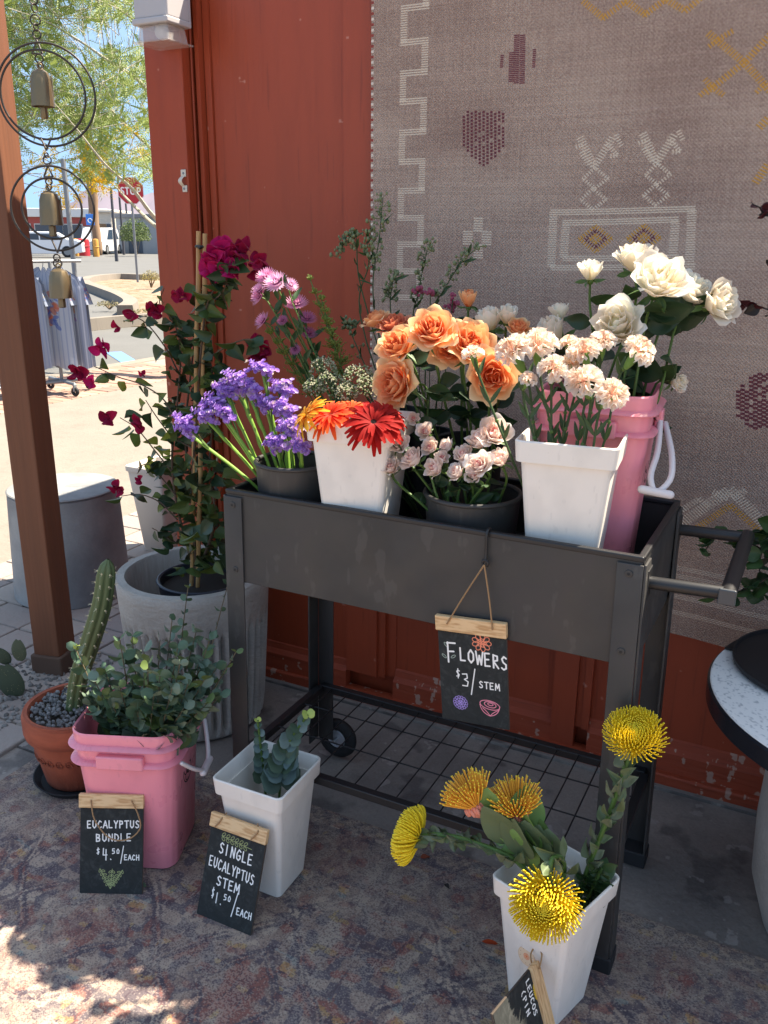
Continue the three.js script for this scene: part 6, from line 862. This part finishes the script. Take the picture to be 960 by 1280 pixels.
{ // flowering desert tree by the walk: pale limbs, feathery leaves, yellow bloom
  const T0 = 8.2, B = far(226, T0, -0.02), o = thing('palo_verde_tree', 'feathery green desert tree with pale limbs and yellow blossom beyond the post', 'tree', B), L = (u, v, t = T0) => onT(u, v, t).sub(B), bark = mat(lin(0.36, 0.33, 0.26), 0.85);
  const tr = spline([V(0, 0, 0), V(0.05, 0.5, -0.02), L(222, 320), L(214, 290)], 12); mk('trunk', taper(tr, tr.map((_, i) => 0.10 - i * 0.005), 10), bark, o);
  const limbs = [[[214, 290], [190, 268], [165, 236], [132, 206], [95, 160], [60, 120]], [[218, 300], [190, 279], [160, 250], [138, 228], [120, 220]], [[214, 290], [198, 200], [150, 150], [92, 86], [40, 50]], [[214, 288], [190, 120], [130, 72], [60, 28], [10, 10]], [[216, 288], [200, 60], [150, 12], [80, -30], [20, -60]], [[216, 288], [230, 140], [220, 20], [200, -80]], [[214, 290], [250, 180], [280, 60], [300, -60]]];
  const tipsP = []; limbs.forEach((px, k) => { const pts = spline(px.map(([u, v], i) => L(u, v, T0 + (i ? (k % 3 - 1) * 0.25 * i : 0))), 26); mk('limb', taper(pts, pts.map((_, i) => Math.max(0.004, 0.024 - i * 0.0009)), 7), bark, o); for (let i = 5; i < 27; i++) tipsP.push(pts[i]); });
  const tw = [], leaves = [], fl = []; 
  const spray = (c, dir, n, arr, s, big) => { const side = V(rr(-1, 1), rr(-1, 1), rr(-1, 1)).cross(dir).normalize(); for (let k = 0; k < n; k++) { const q = c.clone().addScaledVector(dir, k / n * 0.22 * s), d = dir.clone().multiplyScalar(0.5).addScaledVector(side, k % 2 ? 1 : -1).normalize(), l = rr(0.03, 0.06) * s * big, w = side.clone().cross(d).normalize().multiplyScalar(0.0042 * big + 0.002); const e = q.clone().addScaledVector(d, l); arr.push(q.x - w.x, q.y - w.y, q.z - w.z, q.x + w.x, q.y + w.y, q.z + w.z, e.x, e.y, e.z); } };
  for (let i = 0; i < 9000; i++) { let u = rr(-140, 205), v = rr(-220, 225); const dens = fbm(u / 55, v / 42, 811, 3); if (dens < 0.42 + (v > 150 ? (v - 150) / 420 : 0) + (u > 150 ? 0.04 : 0)) continue; const c = L(u, v, T0 + rr(-0.9, 0.9)), dir = V(rr(-1, 0.6), rr(-0.9, 0.4), rr(-1, 1)).normalize(); spray(c, dir, 16, leaves, 1, 1); if (i % 16 === 0) tw.push(taper([pick(tipsP).clone().lerp(c, 0.55), c, c.clone().addScaledVector(dir, 0.2)], [0.004, 0.003, 0.0015], 4, false)); }
  for (const [u, v, n, s] of [[118, 205, 90, 22], [128, 225, 60, 14], [70, 225, 40, 16], [85, 240, 30, 14], [172, 190, 26, 10], [160, 165, 16, 14], [115, 190, 50, 24], [55, 200, 20, 16], [82, 255, 16, 8]]) for (let i = 0; i < n; i++) { const c = L(u + rr(-s, s), v + rr(-s, s), T0 + rr(-.3, .3)); spray(c, V(rr(-1, 1), rr(-1, 0.2), rr(-1, 1)).normalize(), 7, fl, 0.5, 1.3); }
  const tri = a => { const g = new THREE.BufferGeometry(); g.setAttribute('position', new THREE.Float32BufferAttribute(a, 3)); g.computeVertexNormals(); return g; };
  stuff(mk('crown', tri(leaves), leafMat(lin(0.29, 0.36, 0.095), 0.7, { transmission: 0.5 }), o)); stuff(mk('blossom', tri(fl), petalMat('#e8c22a'), o)); stuff(mk('twigs', merge(tw), bark, o));
}
function shrub(name, label, u, t, w, h, col, n) { const p = far(u, t, 0.0), o = thing(name, label, 'bush', p), a = []; for (let i = 0; i < n; i++) { const d = V(rr(-1, 1), rr(-0.2, 1), rr(-1, 1)), l = d.length(); if (l > 1) { i--; continue; } const q = V(d.x * w / 2, (d.y * 0.5 + 0.5) * h, d.z * w / 2), s = w * 0.045; for (let k = 0; k < 2; k++) { const e = V(rr(-1, 1), rr(-1, 1), rr(-1, 1)).multiplyScalar(s), f = V(rr(-1, 1), rr(-1, 1), rr(-1, 1)).multiplyScalar(s); a.push(q.x, q.y, q.z, q.x + e.x, q.y + e.y, q.z + e.z, q.x + f.x, q.y + f.y, q.z + f.z); } } const g = new THREE.BufferGeometry(); g.setAttribute('position', new THREE.Float32BufferAttribute(a, 3)); g.computeVertexNormals(); stuff(mk('foliage', g, leafMat(col, 0.7, { transmission: 0.3 }), o)); for (let k = 0; k < 3; k++) mk('stem', cyl(V(0, 0, 0), V(rr(-.3, .3) * w, h * 0.6, rr(-.3, .3) * w), 0.02, 0.01, 6), mat('#6b5a44', 0.9), o); }
shrub('roadside_bush', 'rounded green bush before the grey house across the street', 171, 56, 2.0, 2.3, lin(0.12, 0.17, 0.05), 1500);
shrub('dry_shrub', 'small yellow dry shrub beside the stop sign post', 189, 22, 0.55, 0.42, lin(0.30, 0.25, 0.08), 500);
shrub('weed', 'low dry weed clump inside the curved kerb', 137, 15.5, 0.5, 0.14, lin(0.22, 0.19, 0.09), 260); shrub('weed', 'low dry weed clump near the end of the curved kerb', 178, 13.5, 0.4, 0.18, lin(0.20, 0.19, 0.08), 260);
{ // cars across the street, side on and end on
  function car(label, u, t, yaw, paint, tall) {
    const o = thing('parked_car', label, 'car', far(u, t, -0.05), yaw, 'cars across the street'), L = 4.5, Hb = tall ? 1.75 : 1.42, w = 1.78;
    const s = new THREE.Shape([[-2.25, 0.35], [-2.22, 0.85], [-1.9, 0.98], [-1.45, 1.0], [-0.85, Hb - 0.04], [-0.4, Hb], [0.75, Hb], [1.3, Hb - 0.12], [1.75, 1.02], [2.2, 0.95], [2.25, 0.4], [1.8, 0.25], [-1.8, 0.25]].map(p => new THREE.Vector2(...p)));
    mk('body', new THREE.ExtrudeGeometry(s, { depth: w - 0.1, bevelEnabled: true, bevelSize: 0.05, bevelThickness: 0.05, bevelSegments: 2 }).translate(0, 0, -w / 2 + 0.05), new THREE.MeshPhysicalMaterial({ color: paint, roughness: 0.35, clearcoat: 0.6 }), o);
    const glass = mat(lin(0.03, 0.05, 0.08), 0.1); for (const e of [1, -1]) for (const q of [[[-1.25, 1.0], [-0.78, Hb - 0.1], [0.05, Hb - 0.08], [0.05, 1.0]], [[0.12, 1.0], [0.12, Hb - 0.08], [0.75, Hb - 0.08], [1.35, 1.02]]]) { const g = new THREE.ShapeGeometry(new THREE.Shape(q.map(p => new THREE.Vector2(...p)))).translate(0, 0, e * (w / 2 + 0.006)); mk('side_window', g, glass, o); }
    for (const e of [1, -1]) for (const x of [-1.4, 1.4]) { const wh = mk('wheel', new THREE.CylinderGeometry(0.33, 0.33, 0.22, 24).rotateX(Math.PI / 2).translate(x, 0.33, e * (w / 2 - 0.08)), M.rubber, o); mk('rim', new THREE.CylinderGeometry(0.2, 0.2, 0.23, 18).rotateX(Math.PI / 2).translate(x, 0.33, e * (w / 2 - 0.075)), M.galv, wh); }
    for (const e of [1, -1]) { mk('headlight', rb(0.06, 0.14, 0.36, 0.03, -2.27, 0.78, e * 0.62), mat(lin(0.8, 0.8, 0.8), 0.2), o); mk('tail_light', rb(0.06, 0.16, 0.3, 0.03, 2.27, 0.82, e * 0.66), mat(lin(0.4, 0.02, 0.02), 0.3), o); }
    mk('windscreen', new THREE.PlaneGeometry(1.4, 0.62).rotateY(-Math.PI / 2).rotateZ(-0.96).translate(-1.17, 1.22, 0), glass, o);
  }
  const y0 = Math.atan2(CR.z * -1, CR.x) + 0.25; car('white saloon car parked side on across the street', 56, 52, y0 + Math.PI, lin(0.7, 0.7, 0.72)); car('white van parked end on by the red shop across the street', 127, 62, y0 + 1.3, lin(0.62, 0.62, 0.62), true);
}
{ // low buildings beyond
  function block(name, label, u0, u1, t, h, m, roof, o2 = {}) {
    const a = far(u0, t), b = far(u1, t), c = a.clone().add(b).multiplyScalar(0.5), w = a.distanceTo(b), o = thing(name, label, 'building', c, Math.atan2(b.x - a.x, b.z - a.z) - Math.PI / 2, 'buildings across the street'); const d = o2.d || 8;
    mk('wall', bx(w, h, d, 0, h / 2, -d / 2), m, o); mk('roof', rb(w + 0.5, o2.rh || 0.35, d + 0.5, 0.05, 0, h + (o2.rh || 0.35) / 2 + 0.01, -d / 2), roof, o);
    const wm = mat(lin(0.06, 0.07, 0.09), 0.15), fm = mat(lin(0.5, 0.48, 0.45), 0.7); for (const [f, y, ww, hh] of o2.win || []) { const wi = mk('window', rb(ww + 0.16, hh + 0.16, 0.08, 0.02, (f - 0.5) * w, y, 0.03), fm, o); mk('pane', rb(ww, hh, 0.04, 0.01, (f - 0.5) * w, y, 0.07), wm, wi); }
    if (o2.door) mk('door', rb(1.0, 2.1, 0.08, 0.02, (o2.door - 0.5) * w, 1.06, 0.03), mat(o2.doorC || '#3d4a5a', 0.6), o);
    return o;
  }
  const redW = mat('#a04c44', 0.8), cream = mat('#cfc4b4', 0.85), greyW = mat('#8f9498', 0.8), rw = mat('#d8d6d2', 0.7);
  block('red_shop', 'low red shop with pale flat roof across the street', -60, 132, 74, 2.7, redW, rw, { rh: 0.7, win: [[0.45, 1.5, 2, 1.2], [0.62, 1.5, 1.6, 1.2], [0.8, 1.5, 1.6, 1.2], [0.92, 1.4, 1.2, 1]], door: 0.72 });
  block('cream_house', 'cream walled house with brown gate beyond the red shop', 124, 143, 66, 2.9, cream, cream, { rh: 0.2, d: 5, door: 0.3, doorC: '#8a6a4a', win: [[0.8, 1.7, 0.3, 0.8]] });
  block('grey_house', 'grey clapboard house with low roof behind the green bush', 148, 250, 64, 2.5, greyW, mat('#77787c', 0.8), { rh: 0.3, win: [[0.12, 1.5, 0.9, 0.9], [0.3, 1.5, 0.9, 0.9]], door: 0.22 });
  block('low_warehouse', 'long pale warehouse far down the street', 60, 300, 160, 3.4, mat('#b9b2aa', 0.9), rw, { win: [[0.2, 1.8, 2, 1.2], [0.45, 1.8, 2, 1.2], [0.7, 1.8, 2, 1.2]] });
  for (const [u, t, h, lab] of [[146, 45, 3.6, 'dark street lamp post by the grey house'], [155, 60, 6.2, 'thin utility pole beyond the stop sign'], [162, 66, 5.6, 'second thin utility pole beyond the stop sign']]) { const o = thing('street_pole', lab, 'pole', far(u, t), 0, 'poles down the street'); mk('shaft', cyl(V(0, 0, 0), V(0, h, 0), 0.09, 0.06, 8), mat(lin(0.06, 0.06, 0.07), 0.6), o); mk('arm', cyl(V(0, h - 0.05, 0), V(0.7, h + 0.05, -0.5), 0.04, 0.04, 6), M.galv, o); }
  const pt = far(122, 58), po = thing('palm_trunk', 'tall brown palm trunk beyond the tree', 'tree', pt), tp = []; for (let i = 0; i <= 16; i++) tp.push(V(0.05 * Math.sin(i), i * 0.5, 0)); mk('trunk', taper(tp, tp.map((_, i) => 0.30 + 0.03 * (i % 2)), 10), mat('#8a6f56', 0.95), po); { const g = []; for (let i = 0; i < 28; i++) { const a = i * 2.4, e = rr(-0.5, 0.8); g.push(leafGeo(0.08, 0.3, 0.8, 1, 8).applyMatrix4(new THREE.Matrix4().compose(V(0, 8, 0), new THREE.Quaternion().setFromUnitVectors(V(0, 1, 0), V(Math.cos(a), e, Math.sin(a)).normalize()), V(2.4, 2.4, 2.4)))); } stuff(mk('crown', merge(g), leafMat(lin(0.08, 0.11, 0.04)), po)); }
  for (const [u, t, c, lab, w] of [[104, 56, '#a3202c', 'red drum by the white van', 0.9], [96, 55, '#c08a3a', 'ochre bollard beside the red drum', 0.3], [121, 54, '#c08a3a', 'ochre bollard beneath the blue sign', 0.35]]) { const o = thing('roadside_drum', lab, 'drum', far(u, t)); mk('body', lathe([[0, 0], [w * 0.5, 0], [w * 0.5, 1.0], [w * 0.46, 1.05], [0, 1.08]], 18), mat(c, 0.6), o); mk('hoop', new THREE.TorusGeometry(w * 0.5, 0.03, 6, 20).rotateX(1.571).translate(0, 0.6, 0), mat(c, 0.6), o); }
  const bs = far(117, 54), b2 = thing('blue_sign', 'small blue parking sign on a post by the red shop', 'sign', bs, 0.6); mk('post', cyl(V(0, 0, 0), V(0, 2.6, 0), 0.04, 0.04, 8), M.galv, b2); mk('plate', rb(0.5, 0.65, 0.03, 0.01, 0, 2.2, 0.05), mat('#2f6fc0', 0.5), b2); mk('symbol', new THREE.TorusGeometry(0.12, 0.03, 6, 20, 5).translate(0, 2.15, 0.07), mat('#e8e8e8', 0.6), b2);
}
{ // bare hills on the horizon, distance haze painted into their mauve colour
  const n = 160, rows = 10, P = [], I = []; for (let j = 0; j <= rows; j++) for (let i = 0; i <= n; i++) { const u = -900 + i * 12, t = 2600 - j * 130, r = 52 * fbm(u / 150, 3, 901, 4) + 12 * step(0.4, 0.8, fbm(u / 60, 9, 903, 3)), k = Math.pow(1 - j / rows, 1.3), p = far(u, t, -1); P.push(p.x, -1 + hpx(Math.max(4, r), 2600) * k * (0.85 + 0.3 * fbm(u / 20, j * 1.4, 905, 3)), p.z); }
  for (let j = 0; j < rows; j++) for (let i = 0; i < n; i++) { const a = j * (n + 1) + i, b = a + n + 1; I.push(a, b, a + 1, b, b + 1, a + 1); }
  const g = new THREE.BufferGeometry(); g.setAttribute('position', new THREE.Float32BufferAttribute(P, 3)); g.setIndex(I); g.computeVertexNormals(); struct('hills', g, mat(lin(0.135, 0.115, 0.145), 0.95), 'bare hills on the horizon with distance haze painted into their mauve colour');
}
// a few fallen bits on the rug
for (const [u, v, g, m, l, c, sc] of [[183, 1108, strapLeaf[1], eucM[0], 'fallen grey green leaf on the rug before the signs', 'leaf', 0.03], [622, 1180, strapLeaf[0], petalMat('#c2502c'), 'fallen orange petal on the rug beside the bucket', 'petal', 0.03], [556, 1105, ovalLeaf[1], mat('#2a2522', 0.9), 'dark dry crumb of leaf on the rug', 'leaf', 0.014], [525, 1072, ovalLeaf[0], mat('#7a3a22', 0.9), 'curled brown leaf under the leaning pincushion', 'leaf', 0.022]]) { const p = onY(u, v, 0.004), o = thing(c === 'petal' ? 'fallen_petal' : 'fallen_leaf', l, c, p, rr(0, 6)); const q = mk('blade', g, m, o); q.rotation.x = -1.45; q.scale.setScalar(sc); mk('stalk', cyl(V(0, 0.001, 0), V(0, 0.001, sc * 0.3), 0.0007, 0.0005, 4), twig, o); }
scene.traverse(m => { if (m.isMesh) m.castShadow = m.receiveShadow = true; });
renderer.render(scene, camera);
